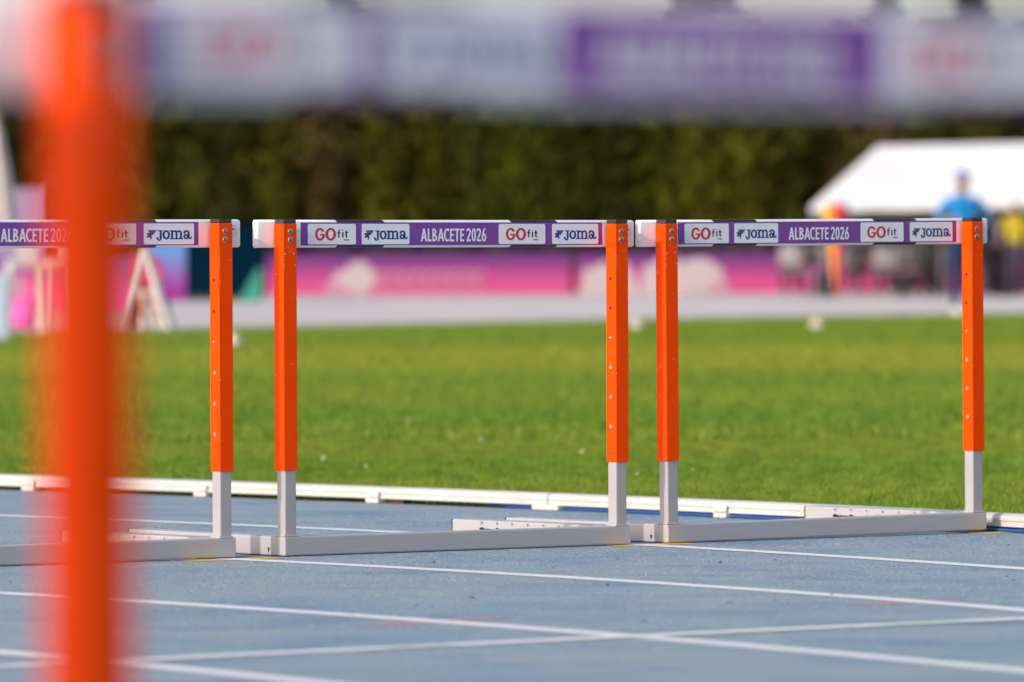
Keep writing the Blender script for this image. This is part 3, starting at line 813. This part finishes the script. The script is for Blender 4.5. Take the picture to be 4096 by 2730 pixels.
# advertising boards: purple to pink print
def board_mat(name, top, bot, h):
    m = bpy.data.materials.new(name); m.use_nodes = True; t = m.node_tree; N = t.nodes; L = t.links; b = N['Principled BSDF']
    b.inputs['Roughness'].default_value = .8; b.inputs['Specular IOR Level'].default_value = .1
    tc = N.new('ShaderNodeTexCoord'); sp = N.new('ShaderNodeSeparateXYZ'); L.new(tc.outputs['Object'], sp.inputs[0])
    mr = N.new('ShaderNodeMapRange'); mr.inputs['From Min'].default_value = h * .35; mr.inputs['From Max'].default_value = h * 1.05; L.new(sp.outputs['Z'], mr.inputs['Value'])
    mx = N.new('ShaderNodeMix'); mx.data_type = 'RGBA'; mx.inputs['A'].default_value = bot; mx.inputs['B'].default_value = top
    L.new(mr.outputs[0], mx.inputs['Factor']); L.new(mx.outputs['Result'], b.inputs['Base Color']); return m
BM = board_mat('board_print', srgb(96, 52, 112), srgb(180, 72, 120), .66)
MT['pale'] = mat('pale_print', (.42, .34, .36, 1), .6); MT['pinkpale'] = mat('pink_pale_print', (.40, .20, .28, 1), .6)
MT['white'] = mat('white_paint', (.76, .75, .74, 1), .5)
def board(x0, x1, y, lab, marks=(), h=.80, mt=None):
    e = empty('advertising_board', ((x0 + x1) / 2, y, .02), 0, lab, 'advertising board', 'purple and pink advertising boards')
    hw = (x1 - x0) / 2 - .02
    box('board_panel', (-hw, hw, -.02, .02, .04, h), mt or BM, e, bev=.004, seg=1)
    for s_ in (-.8, 0, .8): box('support', (s_ * hw - .02, s_ * hw + .02, .021, .30, 0, .5), MT['white'], e)
    for mi_, (kind, a, b, z0, z1, mk) in enumerate(marks):
        bm = bmesh.new(); a -= (x0 + x1) / 2; b -= (x0 + x1) / 2; yy = -.024 - .004 * mi_
        if kind == 'blob':
            n_ = 18; vs2_ = [bm.verts.new(((a + b) / 2 + (b - a) / 2 * math.cos(2 * math.pi * i / n_) * (1 + .12 * math.sin(i * 2.3)), yy, (z0 + z1) / 2 + (z1 - z0) / 2 * math.sin(2 * math.pi * i / n_))) for i in range(n_)]
            bm.faces.new(vs2_)
        elif kind == 'dome':
            pts = [(a, z0), (b, z0), (b - .1 * (b - a), z0 + .6 * (z1 - z0)), (b - .25 * (b - a), z1), (a + .6 * (b - a), z0 + .7 * (z1 - z0)), (a + .42 * (b - a), z1), (a + .2 * (b - a), z0 + .75 * (z1 - z0)), (a + .08 * (b - a), z0 + .8 * (z1 - z0))]
            f = bm.faces.new([bm.verts.new((p, yy, q)) for p, q in pts]); bmesh.ops.triangulate(bm, faces=[f])
        else:
            n_ = 9; st = (b - a) / n_
            for i in range(n_):
                x = a + i * st
                for r_ in ((x, x + st * .25, z0, z1), (x + st * .3, x + st * .72, z1 - (z1 - z0) * .25, z1), (x + st * .3, x + st * .6, z0, z0 + (z1 - z0) * .25)):
                    bm.faces.new([bm.verts.new(q) for q in ((r_[0], yy, r_[2]), (r_[1], yy, r_[2]), (r_[1], yy, r_[3]), (r_[0], yy, r_[3]))])
        from_bm('emblem', bm, MT[mk], e)
    return e
D = 130.0; k_ = D / 28500
X_ = lambda px: (px - 2048) * k_
board(X_(1030), X_(2290), D, 'purple to pink board with a pale emblem and faint lettering, left of the middle hurdle',
      [('blob', X_(1330), X_(1400), .06, .50, 'pale'), ('blob', X_(1375), X_(1500), .06, .66, 'pale'), ('blob', X_(1300), X_(1380), .05, .30, 'pinkpale'), ('text', X_(1510), X_(1950), .16, .48, 'pinkpale')])
board(X_(2300), X_(3560), D, 'purple to pink board with a wide white emblem between the middle and right hurdles',
      [('dome', X_(2320), X_(2560), .03, .66, 'pale'), ('dome', X_(2560), X_(2760), .03, .74, 'pale'), ('blob', X_(2700), X_(2890), .05, .70, 'pale'), ('blob', X_(2850), X_(2920), .04, .3, 'pinkpale')])
board(X_(3570), X_(4830), D, 'purple to pink board behind the standing person in blue', [('blob', X_(3880), X_(3945), .1, .6, 'pale'), ('text', X_(4200), X_(4700), .2, .5, 'pinkpale')])
MT['cyan'] = mat('cyan_print', srgb(20, 150, 205), .5)
b1 = board((-150 - 2048) * 95 / 28500, (560 - 2048) * 95 / 28500, 95, 'bright pink board low behind the white chair at the far left', [('blob', (60 - 2048) * 95 / 28500, (110 - 2048) * 95 / 28500, .1, .5, 'pinkpale')],
           h=.75, mt=board_mat('board_print_left', srgb(118, 84, 140), srgb(225, 90, 160), .6))
# tall banner with cyan top
e = empty('banner', ((655 - 2048) * 96 / 28500, 96, 0), 0, 'upright banner, cyan above purple, left of the navy container', 'banner')
bm_ = board_mat('banner_print', srgb(28, 150, 205), srgb(150, 60, 140), 1.0)
box('banner_cloth', (-.32, .30, -.01, .01, .16, 1.02), bm_, e)
for s_ in (-.3, .28): box('pole', (s_ - .012, s_ + .012, .011, .035, 0, 1.05), MT['white'], e)
# navy container
MT['navybox'] = mat('navy_cover', (.0002, .010, .024, 1), .95, (.0005, .012, .028, 1), 3, spec=.03)
e = empty('equipment_box', ((875 - 2048) * 120 / 28500, 122, 0.02), 0, 'dark navy covered equipment box beside the pink boards', 'equipment box')
box('cover', (-.78, .72, -.5, .5, .10, 1.2), MT['navybox'], e, bev=.03)
box('lid', (-.80, .74, -.52, .52, 1.2, 1.27), MT['navybox'], e, bev=.02)
for s_ in (-.6, 0, .55): box('rib', (s_ - .02, s_ + .02, -.515, -.5, .12, 1.18), MT['navybox'], e)
box('plinth', (-.74, .68, -.46, .46, 0, .10), MT['black'], e)
MT['teal'] = mat('teal_plastic', srgb(36, 138, 118), .5)
bm = bmesh.new()
vv = [bm.verts.new(p) for y_ in (-.15, .15) for p in ((-.22, y_, 0), (.16, y_, 0), (.16, y_, .56), (.10, y_, .56))]
for q in ((0, 1, 2, 3), (7, 6, 5, 4), (0, 4, 5, 1), (1, 5, 6, 2), (2, 6, 7, 3), (3, 7, 4, 0)): bm.faces.new([vv[i_] for i_ in q])
bmesh.ops.bevel(bm, geom=bm.edges[:], offset=.01, segments=2, affect='EDGES')
o = from_bm('foam_wedge', bm, MT['teal']); o.location = ((1010 - 2048) * 119 / 28500, 119, .02); tag(o, 'teal green wedge between the navy equipment box and the pink board', 'wedge')
MT['lilac'] = mat('lilac_cloth', srgb(140, 122, 158), .7)
e = empty('banner', ((130 - 2048) * 98 / 28500, 98, 0), 0, 'tall lilac banner standing at the far left behind the blurred post', 'banner')
box('banner_cloth', (-.30, .22, -.01, .01, .2, 1.72), MT['lilac'], e)
for s_ in (-.29, .2): box('pole', (s_ - .012, s_ + .012, .011, .035, 0, 1.75), MT['white'], e)
e = empty('banner', ((25 - 2048) * 99 / 28500, 99, 0), 0, 'short lilac banner at the left edge behind the parasol', 'banner')
box('banner_cloth', (-.5, .26, -.01, .01, .2, 1.0), MT['lilac'], e)
for s_ in (-.49, .24): box('pole', (s_ - .012, s_ + .012, .011, .035, 0, 1.02), MT['white'], e)
# closed cream parasol at the left edge
MT['cream'] = mat('cream_cloth', (.62, .52, .46, 1), .8, (.55, .45, .40, 1), 6)
e = empty('parasol', ((-40 - 2048) * 85 / 28500, 85, 0), 0, 'closed cream parasol cut by the left edge of the picture', 'parasol')
bm = bmesh.new(); rings = []
for i, (z, r_) in enumerate(((.92, .34), (1.3, .30), (1.8, .22), (2.3, .13), (2.65, .05), (2.72, .02))):
    rings.append([bm.verts.new((r_ * (1 + .14 * math.cos(8 * t)) * math.cos(t), r_ * (1 + .14 * math.cos(8 * t)) * math.sin(t), z)) for t in [2 * math.pi * j / 32 for j in range(32)]])
for i in range(5):
    for j in range(32): bm.faces.new((rings[i][j], rings[i][(j + 1) % 32], rings[i + 1][(j + 1) % 32], rings[i + 1][j]))
from_bm('canopy', bm, MT['cream'], e, True)
bm = bmesh.new(); bm_cyl(bm, (0, 0, .05), (0, 0, 2.78), .025, n=10); from_bm('pole', bm, MT['white'], e)
bm = bmesh.new(); bm_cyl(bm, (0, 0, 0), (0, 0, .06), .25, .22, 20); from_bm('base', bm, MT['white'], e)

# white plastic chair seen from behind
def plastic_chair(x, y, rz, lab, m_, back=True, w_=.27, sh=.44):
    e = empty('chair', (x, y, 0.004), rz, lab, 'chair')
    for sx_, sy_ in ((-1, -1), (1, -1), (-1, 1), (1, 1)):
        bm = bmesh.new(); bm_cyl(bm, (sx_ * (w_ + .05), sy_ * .25, 0), (sx_ * w_ * .85, sy_ * .2, sh), .030, .036, 8); from_bm('leg', bm, m_, e)
    bm = bmesh.new(); bm_box(bm, -w_, w_, -.24, .24, sh, sh + .045, bev=.015); from_bm('seat', bm, m_, e)
    if back:
        bm = bmesh.new()
        for i in range(5): x0 = -w_ + .02 + i * (2 * w_ - .04) / 5; bm_box(bm, x0, x0 + .07, .22, .245, sh + .04, .80, bev=.006)
        bm_box(bm, -w_, w_, .215, .25, .76, .86, bev=.012); from_bm('backrest', bm, m_, e)
    return e
MT['offwhite'] = mat('off_white_plastic', (.50, .48, .46, 1), .6)
def frame_chair(px, d, rz, lab):
    e = empty('chair', ((px - 2048) * d / 28500, d, .004), rz, lab, 'chair')
    for sx_ in (-1, 1):
        for sy_ in (-1, 1):
            bm = bmesh.new(); bm_cyl(bm, (sx_ * .20, sy_ * .20, 0), (sx_ * .155, sy_ * .14, .68), .034, .038, 8); from_bm('leg', bm, MT['offwhite'], e)
    box('seat', (-.185, .185, -.18, .18, .655, .735), MT['offwhite'], e, bev=.03, seg=3)
    bm = bmesh.new(); bm_box(bm, -.12, .12, -.012, .012, 0, .24, bev=.01); o_ = from_bm('backrest', bm, MT['offwhite'], e)
    o_.location = (.02, .15, .735); o_.rotation_euler = (R(-14), R(16), 0)
frame_chair(104, 71, .15, 'white plastic high chair with a hollow frame at the left edge of the grass')
frame_chair(262, 74, -.3, 'second white plastic high chair, mostly hidden behind the blurred orange post')
MT['plum'] = mat('pink_bag_cloth', srgb(226, 96, 176), .7, srgb(190, 60, 140), 6)
# pink bag on the grass by the chair
bm = bmesh.new(); bm_box(bm, -.13, .13, -.1, .1, 0, .34, bev=.05, seg=3)
o = from_bm('bag', bm, MT['plum'], None, True); o.location = ((95 - 2048) * 75 / 28500, 75, .01); tag(o, 'bright pink bag under the white chair at the left edge', 'bag')
# grey post at the far left edge
bm = bmesh.new(); bm_box(bm, -.06, .06, -.05, .05, 0, .62, bev=.015)
MT['bluegrey'] = mat('blue_grey_plastic', srgb(165, 180, 200), .6)
o = from_bm('marker_post', bm, MT['bluegrey']); o.location = ((10 - 2048) * 62 / 28500, 62, .005); tag(o, 'pale blue grey block post on the grass at the left edge', 'post')
# white trestle
e = empty('trestle', ((575 - 2048) * 72 / 28500, 72, .004), 0, 'white wooden A-frame trestle standing right of the blurred orange post', 'trestle')
for yy in (-.25, .25):
    for s_ in (-1, 1):
        bm = bmesh.new(); bm_cyl(bm, (s_ * .26, yy, 0), (s_ * .015, yy * .9, .80), .032, .028, 6); from_bm('leg', bm, MT['white'], e)
box('top_beam', (-.035, .035, -.3, .3, .80, .85), MT['white'], e, bev=.006)
for yy in (-.25, .25): box('brace', (-.13, .13, yy - .02, yy + .02, .38, .41), MT['white'], e)

# people
SK = mat('skin', (.27, .135, .085, 1), .55, (.23, .11, .07, 1), 8)
def cloth(name, c): return mat(name, c, .8, tuple(q * .8 for q in c[:3]) + (1,), 7, bump=.3, bscale=14, bdist=.01)
def person(loc, rz, H, joints, mats_by, label, cap=None, hair=None):
    """joints: name -> (x,y,z,r, parent, region); x right, y forward(-) in metres for a 1.75 m body"""
    e = empty('person', loc, rz, label, 'person'); k = H / 1.75
    names = list(joints); idx = {n_: i for i, n_ in enumerate(names)}
    vs = [tuple(c * k for c in joints[n_][:3]) for n_ in names]
    es = [(idx[joints[n_][4]], idx[n_]) for n_ in names if joints[n_][4]]
    me = bpy.data.meshes.new('sk'); me.from_pydata(vs, es, []); ob = bpy.data.objects.new('sk', me); COL.objects.link(ob)
    sm = ob.modifiers.new('s', 'SKIN'); sm.use_smooth_shade = True; ss = ob.modifiers.new('u', 'SUBSURF'); ss.levels = 2; ss.render_levels = 2
    sv = me.skin_vertices[0].data
    for i, n_ in enumerate(names):
        r_ = joints[n_][3]; r_ = r_ if isinstance(r_, tuple) else (r_, r_); sv[i].radius = (r_[0] * k, r_[1] * k); sv[i].use_root = (i == 0)
    dg = bpy.context.evaluated_depsgraph_get(); dg.update()
    nm = bpy.data.meshes.new_from_object(ob.evaluated_get(dg)); bpy.data.objects.remove(ob)
    nm.materials.clear(); regs = list(mats_by)
    for r_ in regs: nm.materials.append(mats_by[r_])
    segs_ = [(Vector(vs[a]), Vector(vs[b]), regs.index(joints[names[b]][5])) for a, b in es]
    for p in nm.polygons:
        c = p.center; best = None
        for a, b, r_ in segs_:
            ab = b - a; t = max(0, min(1, (c - a).dot(ab) / max(ab.length_squared, 1e-9))); d = (c - (a + ab * t)).length
            if best is None or d < best[0]: best = (d, r_)
        p.material_index = best[1]; p.use_smooth = True
    b_ = link('body', nm, None, e)
    hx, hy, hz = [c * k for c in joints['head'][:3]]
    if hair or cap:
        bm = bmesh.new(); bmesh.ops.create_uvsphere(bm, u_segments=14, v_segments=8, radius=.108 * k, matrix=Matrix.Translation((hx, hy + .012, hz + .02)) @ Matrix.Diagonal((.88, 1, 1, 1)))
        bmesh.ops.delete(bm, geom=[v for v in bm.verts if v.co.z < hz + (.03 if cap else -.02) or (not cap and v.co.y < hy - .06 and v.co.z < hz + .05)], context='VERTS')
        o_ = from_bm('cap' if cap else 'hair', bm, cap or hair, e, True)
        if cap:
            bm = bmesh.new(); bm_box(bm, hx - .07 * k, hx + .07 * k, hy - .19 * k, hy - .06 * k, hz + .045, hz + .06, bev=.006); from_bm('peak', bm, cap, o_)
    return e
def standing(armL, armR, stance=.1):
    J = {'pelvis': (0, 0, .95, (.15, .11), None, 'legs'), 'waist': (0, 0, 1.08, (.14, .10), 'pelvis', 'top'), 'chest': (0, -.01, 1.30, (.165, .115), 'waist', 'top'),
         'neck': (0, 0, 1.47, (.06, .06), 'chest', 'top'), 'head0': (0, -.01, 1.54, (.062, .07), 'neck', 'skin'), 'head': (0, -.015, 1.64, (.078, .098), 'head0', 'skin'), 'crown': (0, 0, 1.70, (.055, .065), 'head', 'skin')}
    for s_, nm, arm in ((-1, 'l', armL), (1, 'r', armR)):
        J['sh' + nm] = (s_ * .19, 0, 1.41, .065, 'chest', 'top')
        el, wr = arm
        J['el' + nm] = (s_ * el[0], el[1], el[2], .045, 'sh' + nm, 'top'); J['wr' + nm] = (s_ * wr[0], wr[1], wr[2], .03, 'el' + nm, 'skin')
        dx = (s_ * wr[0] - s_ * el[0]); dy = wr[1] - el[1]; dz = wr[2] - el[2]; l_ = math.sqrt(dx * dx + dy * dy + dz * dz) or 1
        J['ha' + nm] = (s_ * wr[0] + dx / l_ * .09, wr[1] + dy / l_ * .09, wr[2] + dz / l_ * .09, (.036, .02), 'wr' + nm, 'skin')
        J['hip' + nm] = (s_ * .09, 0, .88, .09, 'pelvis', 'legs'); J['kn' + nm] = (s_ * (stance), -.02 * s_, .48, .062, 'hip' + nm, 'legs')
        J['an' + nm] = (s_ * (stance + .02), .03 * s_, .09, .042, 'kn' + nm, 'legs'); J['toe' + nm] = (s_ * (stance + .04), .03 * s_ - .18, .035, (.045, .032), 'an' + nm, 'shoe')
    return J
def seated():
    J = standing(((.24, -.06, 1.12), (.16, -.30, 1.02)), ((.24, -.06, 1.12), (.16, -.30, 1.02)))
    J2 = {}
    for n_, j in J.items():
        x, y, z = j[:3]
        if n_[:2] in ('kn',): x, y, z = (x, -.42, .50)
        elif n_[:2] in ('an',): x, y, z = (x, -.40, .09)
        elif n_[:3] == 'toe': x, y, z = (x, -.58, .035)
        elif n_[:3] == 'hip': z = .52
        else: z = z - .41
        J2[n_] = (x, y, z) + j[3:]
    return J2
white_shoe = cloth('white_shoe', (.7, .7, .68, 1))
d = 86.5
person(((3850 - 2048) * d / 28500, d, .0), .35, 1.76, standing(((.36, -.03, 1.16), (.20, -.24, 1.16)), ((.40, .0, 1.17), (.24, -.22, 1.12)), .09),
       {'top': cloth('blue_shirt', srgb(0, 140, 215)), 'legs': cloth('navy_trousers', srgb(16, 44, 84)), 'skin': SK, 'shoe': white_shoe},
       'person standing in bright blue top, blue cap and navy trousers in front of the tent', cap=cloth('blue_cap', srgb(30, 70, 160)))
d = 124.0
person(((4062 - 2048) * d / 28500, d, .02), -.2, 1.68, standing(((.30, .0, 1.12), (.26, -.20, .95)), ((.27, 0, 1.14), (.28, -.06, .88)), .10),
       {'top': cloth('yellow_vest', srgb(170, 150, 24)), 'legs': cloth('dark_trousers', srgb(60, 50, 70)), 'skin': SK, 'shoe': cloth('black_shoe', (.03, .03, .03, 1))},
       'person in a yellow vest and pale cap standing under the right part of the tent', cap=cloth('pale_cap', (.7, .72, .66, 1)))
person(((3985 - 2048) * 126 / 28500, 126, .02), .1, 1.62, standing(((.27, .0, 1.12), (.24, -.10, .90)), ((.27, 0, 1.14), (.26, -.06, .88)), .10),
       {'top': cloth('royal_blue_shirt', srgb(40, 70, 160)), 'legs': cloth('dark_trousers2', srgb(46, 38, 56)), 'skin': SK, 'shoe': cloth('black_shoe2', (.03, .03, .03, 1))},
       'person in a royal blue top and dark trousers standing left of the yellow vest', hair=cloth('dark_hair', (.03, .02, .015, 1)))
def chair_far(x, y, rz, m_, lab, group):
    e = empty('folding_chair', (x, y, .02), rz, lab, 'chair', group)
    for sx_ in (-1, 1):
        for sy_ in (-1, 1):
            bm = bmesh.new(); bm_cyl(bm, (sx_ * .22, sy_ * .22, 0), (sx_ * .2, -sy_ * .08, .46), .014, n=6); from_bm('leg', bm, MT['black'], e)
    box('seat', (-.22, .22, -.22, .2, .45, .48), m_, e, bev=.01)
    bm = bmesh.new(); bm_box(bm, -.22, .22, .18, .21, .55, .92, bev=.03, seg=3); from_bm('backrest', bm, m_, e)
    for sx_ in (-1, 1): box('back_post', (sx_ * .21 - .012, sx_ * .21 + .012, .20, .225, .44, .9), MT['black'], e)
    return e
gry = mat('grey_chair_plastic', (.42, .40, .43, 1), .5); dk = mat('dark_chair_plastic', (.07, .06, .07, 1), .5)
cols = [(3180, gry), (3400, gry), (3480, dk), (3560, gry), (3640, gry), (3700, dk), (3760, dk), (3990, dk), (4080, dk), (3250, dk)]
lab_ = ['grey folding chair left of the tent pole and rainbow umbrella', 'grey folding chair just right of the rainbow umbrella', 'dark folding chair between two grey ones under the tent', 'grey folding chair under the middle of the tent, left one of two together',
        'grey folding chair under the middle of the tent, right one of two together', 'dark folding chair left of the person in blue', 'dark folding chair nearest the person in blue', 'dark folding chair behind the person in royal blue', 'dark folding chair at the right edge under the tent', 'dark folding chair at the foot of the left tent pole']
for (px, m_), lb in zip(cols, lab_):
    yy = 126.5 + random.uniform(-1.5, 1.5); chair_far((px - 2048) * yy / 28500, yy, random.uniform(-.6, .6), m_, lb, 'folding chairs under the tent')
dark_top = cloth('dark_top', srgb(52, 48, 56)); 
for px, tp, lb in ((3520, dark_top, 'person in dark clothes seated under the middle of the tent'), (3690, cloth('grey_green_top', srgb(90, 100, 96)), 'person in a grey green top seated close to the person in blue')):
    yy = 126.0
    person(((px - 2048) * yy / 28500, yy, .02), random.uniform(-.5, .5), 1.66, seated(), {'top': tp, 'legs': cloth('black_trousers', (.025, .02, .03, 1)), 'skin': SK, 'shoe': cloth('grey_shoe', (.4, .4, .4, 1))}, lb, hair=cloth('brown_hair', (.05, .03, .02, 1)))
d = 74.5
person(((575 - 2048) * d / 28500, d, .0), .2, 1.30, seated(), {'top': cloth('pink_top', srgb(214, 60, 110)), 'legs': cloth('bare_legs', (.50, .28, .19, 1)), 'skin': SK, 'shoe': white_shoe},
       'small person in a pink top sitting behind the white trestle', hair=cloth('black_hair', (.02, .015, .012, 1)))
o = plastic_chair((590 - 2048) * 75 / 28500, 75.0, .2, 'low dark brown stool under the person in pink', mat('brown_stool', srgb(80, 40, 34), .7), False, .17, .30)
o['category'] = 'stool'

# white marquee tent
for px, yy, w_, h_, lb in ((3300, 127.6, .34, .42, 'dark kit bag left of the folding chairs under the tent'), (3610, 127.2, .42, .36, 'dark kit bag between the two grey chairs'), (3740, 127.8, .36, .5, 'dark case just left of the person in blue'), (4020, 127.4, .4, .44, 'dark kit bag behind the person in royal blue')):
    e = empty('kit_bag', ((px - 2048) * yy / 28500, yy, .02), random.uniform(-.4, .4), lb, 'bag', 'dark kit bags under the tent')
    bm = bmesh.new(); bm_box(bm, -w_ / 2, w_ / 2, -.13, .13, 0, h_, bev=.06, seg=3); from_bm('bag_body', bm, dark_top, e, True)
    bm = bmesh.new(); bm_cyl(bm, (-w_ * .25, 0, h_ - .01), (0, 0, h_ + .10), .012, n=6); bm_cyl(bm, (w_ * .25, 0, h_ - .01), (0, 0, h_ + .10), .012, n=6); from_bm('handle', bm, MT['black'], e)
for px, yy, tp, lb in ((3440, 127.0, cloth('charcoal_top', srgb(44, 42, 50)), 'person in charcoal clothes seated right of the rainbow umbrella'), (3620, 127.4, cloth('plum_top', srgb(96, 60, 84)), 'person in a plum top seated behind the dark clothed person'),
                       (3170, 127.5, cloth('ash_top', srgb(120, 112, 122)), 'person in an ash grey top seated just left of the tent pole')):
    person(((px - 2048) * yy / 28500, yy, .02), random.uniform(-.5, .5), 1.60, seated(), {'top': tp, 'legs': cloth('black_trousers2', (.025, .02, .03, 1)), 'skin': SK, 'shoe': cloth('grey_shoe2', (.4, .4, .4, 1))}, lb, hair=cloth('brown_hair2', (.05, .03, .02, 1)))
MT['canvas'] = mat('tent_canvas', (.70, .70, .71, 1), .8, (.65, .65, .66, 1), .8)
d = 124.0; kx = d / 28500
xl = (3292 - 2048) * kx; ridge_x = (3545 - 2048) * kx
e = empty('tent', (xl, d, 0.02), 0, 'white open sided party tent with a hipped roof at the right', 'tent')
Wd, Dp = 8.0, 5.0; ez, rz_ = 1.62, 2.68; ez2 = .12
bm = bmesh.new()
P = [(0, 0, ez), (Wd, 0, ez + .10), (Wd, Dp, ez + .1), (0, Dp, ez), (ridge_x - xl, Dp / 2, rz_), (Wd - (ridge_x - xl), Dp / 2, rz_ + .10)]
v = [bm.verts.new(p) for p in P]
for q in ((0, 1, 5, 4), (2, 3, 4, 5), (3, 0, 4), (1, 2, 5)): bm.faces.new([v[i] for i in q])
roof = from_bm('roof', bm, MT['canvas'], e)
sol = roof.modifiers.new('s', 'SOLIDIFY'); sol.thickness = .01
for (a, b) in ((0, 1), (1, 2), (2, 3), (3, 0)):
    bm = bmesh.new(); pa, pb = Vector(P[a]), Vector(P[b]); n_ = 24; prev = None
    for i in range(n_ + 1):
        p = pa.lerp(pb, i / n_); dz = .10 + .025 * abs(math.sin(i * math.pi / 3))
        cur = (bm.verts.new(p + Vector((0, 0, -.002))), bm.verts.new(p - Vector((0, 0, dz))))
        if prev: bm.faces.new((prev[0], cur[0], cur[1], prev[1]))
        prev = cur
    from_bm('valance', bm, MT['canvas'], e)
MT['pole'] = mat('tent_pole', (.24, .27, .31, 1), .5)
for (x, y) in ((.03, .03), (2.07, .03), (4.6, .03), (Wd - .03, .03), (.03, Dp - .03), (Wd - .03, Dp - .03)):
    bm = bmesh.new(); bm_cyl(bm, (x, y, 0), (x, y, ez + .02), .015, n=10); bm_cyl(bm, (x, y, 0), (x, y, .02), .08, n=10); from_bm('pole', bm, MT['pole'], e)

# closed rainbow umbrella hanging from the tent pole, point down
rc = [srgb(235, 200, 40), srgb(240, 120, 30), srgb(205, 40, 40), srgb(215, 50, 110), srgb(90, 60, 150), srgb(40, 90, 190), srgb(60, 160, 70), srgb(200, 210, 60)]
e = empty('umbrella', ((3345 - 2048) * 123 / 28500, 123.0, 0.02), 0, 'closed rainbow coloured umbrella standing point down beside the left tent pole', 'umbrella')
for g in range(8):
    bm = bmesh.new(); prev = None
    for z, r_ in ((.12, .015), (.35, .04), (.75, .08), (1.1, .13), (1.45, .19), (1.62, .20)):
        cur = [bm.verts.new((r_ * math.cos(t) * (1 + (.15 if j == 1 else 0)), r_ * math.sin(t) * (1 + (.15 if j == 1 else 0)), z)) for j, t in enumerate([2 * math.pi * (g + j / 2.) / 8 + math.pi - .2 for j in range(3)])]
        if prev:
            for j in range(2): bm.faces.new((prev[j], prev[j + 1], cur[j + 1], cur[j]))
        prev = cur
    from_bm('gore', bm, mat('umbrella_cloth', rc[g], .7), e, True)
bm = bmesh.new(); bm_cyl(bm, (0, 0, 0), (0, 0, 1.68), .012, n=8); from_bm('shaft', bm, MT['black'], e)

# white marker balls on the grass
for px, py, lb in ((2545, 1332, 'small white marker cone far out on the grass, between the middle and right hurdles'), (3268, 1330, 'small white marker cone far out on the grass below the left tent pole'), (935, 1403, 'small white marker cone half hidden behind the right post of the left hurdle')):
    d = 28500 * CZ / (py - 1030 + .00366 * (px - 2048))
    bm = bmesh.new(); bm_cyl(bm, (0, 0, .004), (0, 0, .02), .10, .09, 18); bm_cyl(bm, (0, 0, .02), (0, 0, .105), .075, .03, 16)
    o = from_bm('marker_cone', bm, MT['cream']); o.location = ((px - 2048) * d / 28500, d, .03)
    tag(o, lb, 'marker cone', 'white marker cones on the grass')
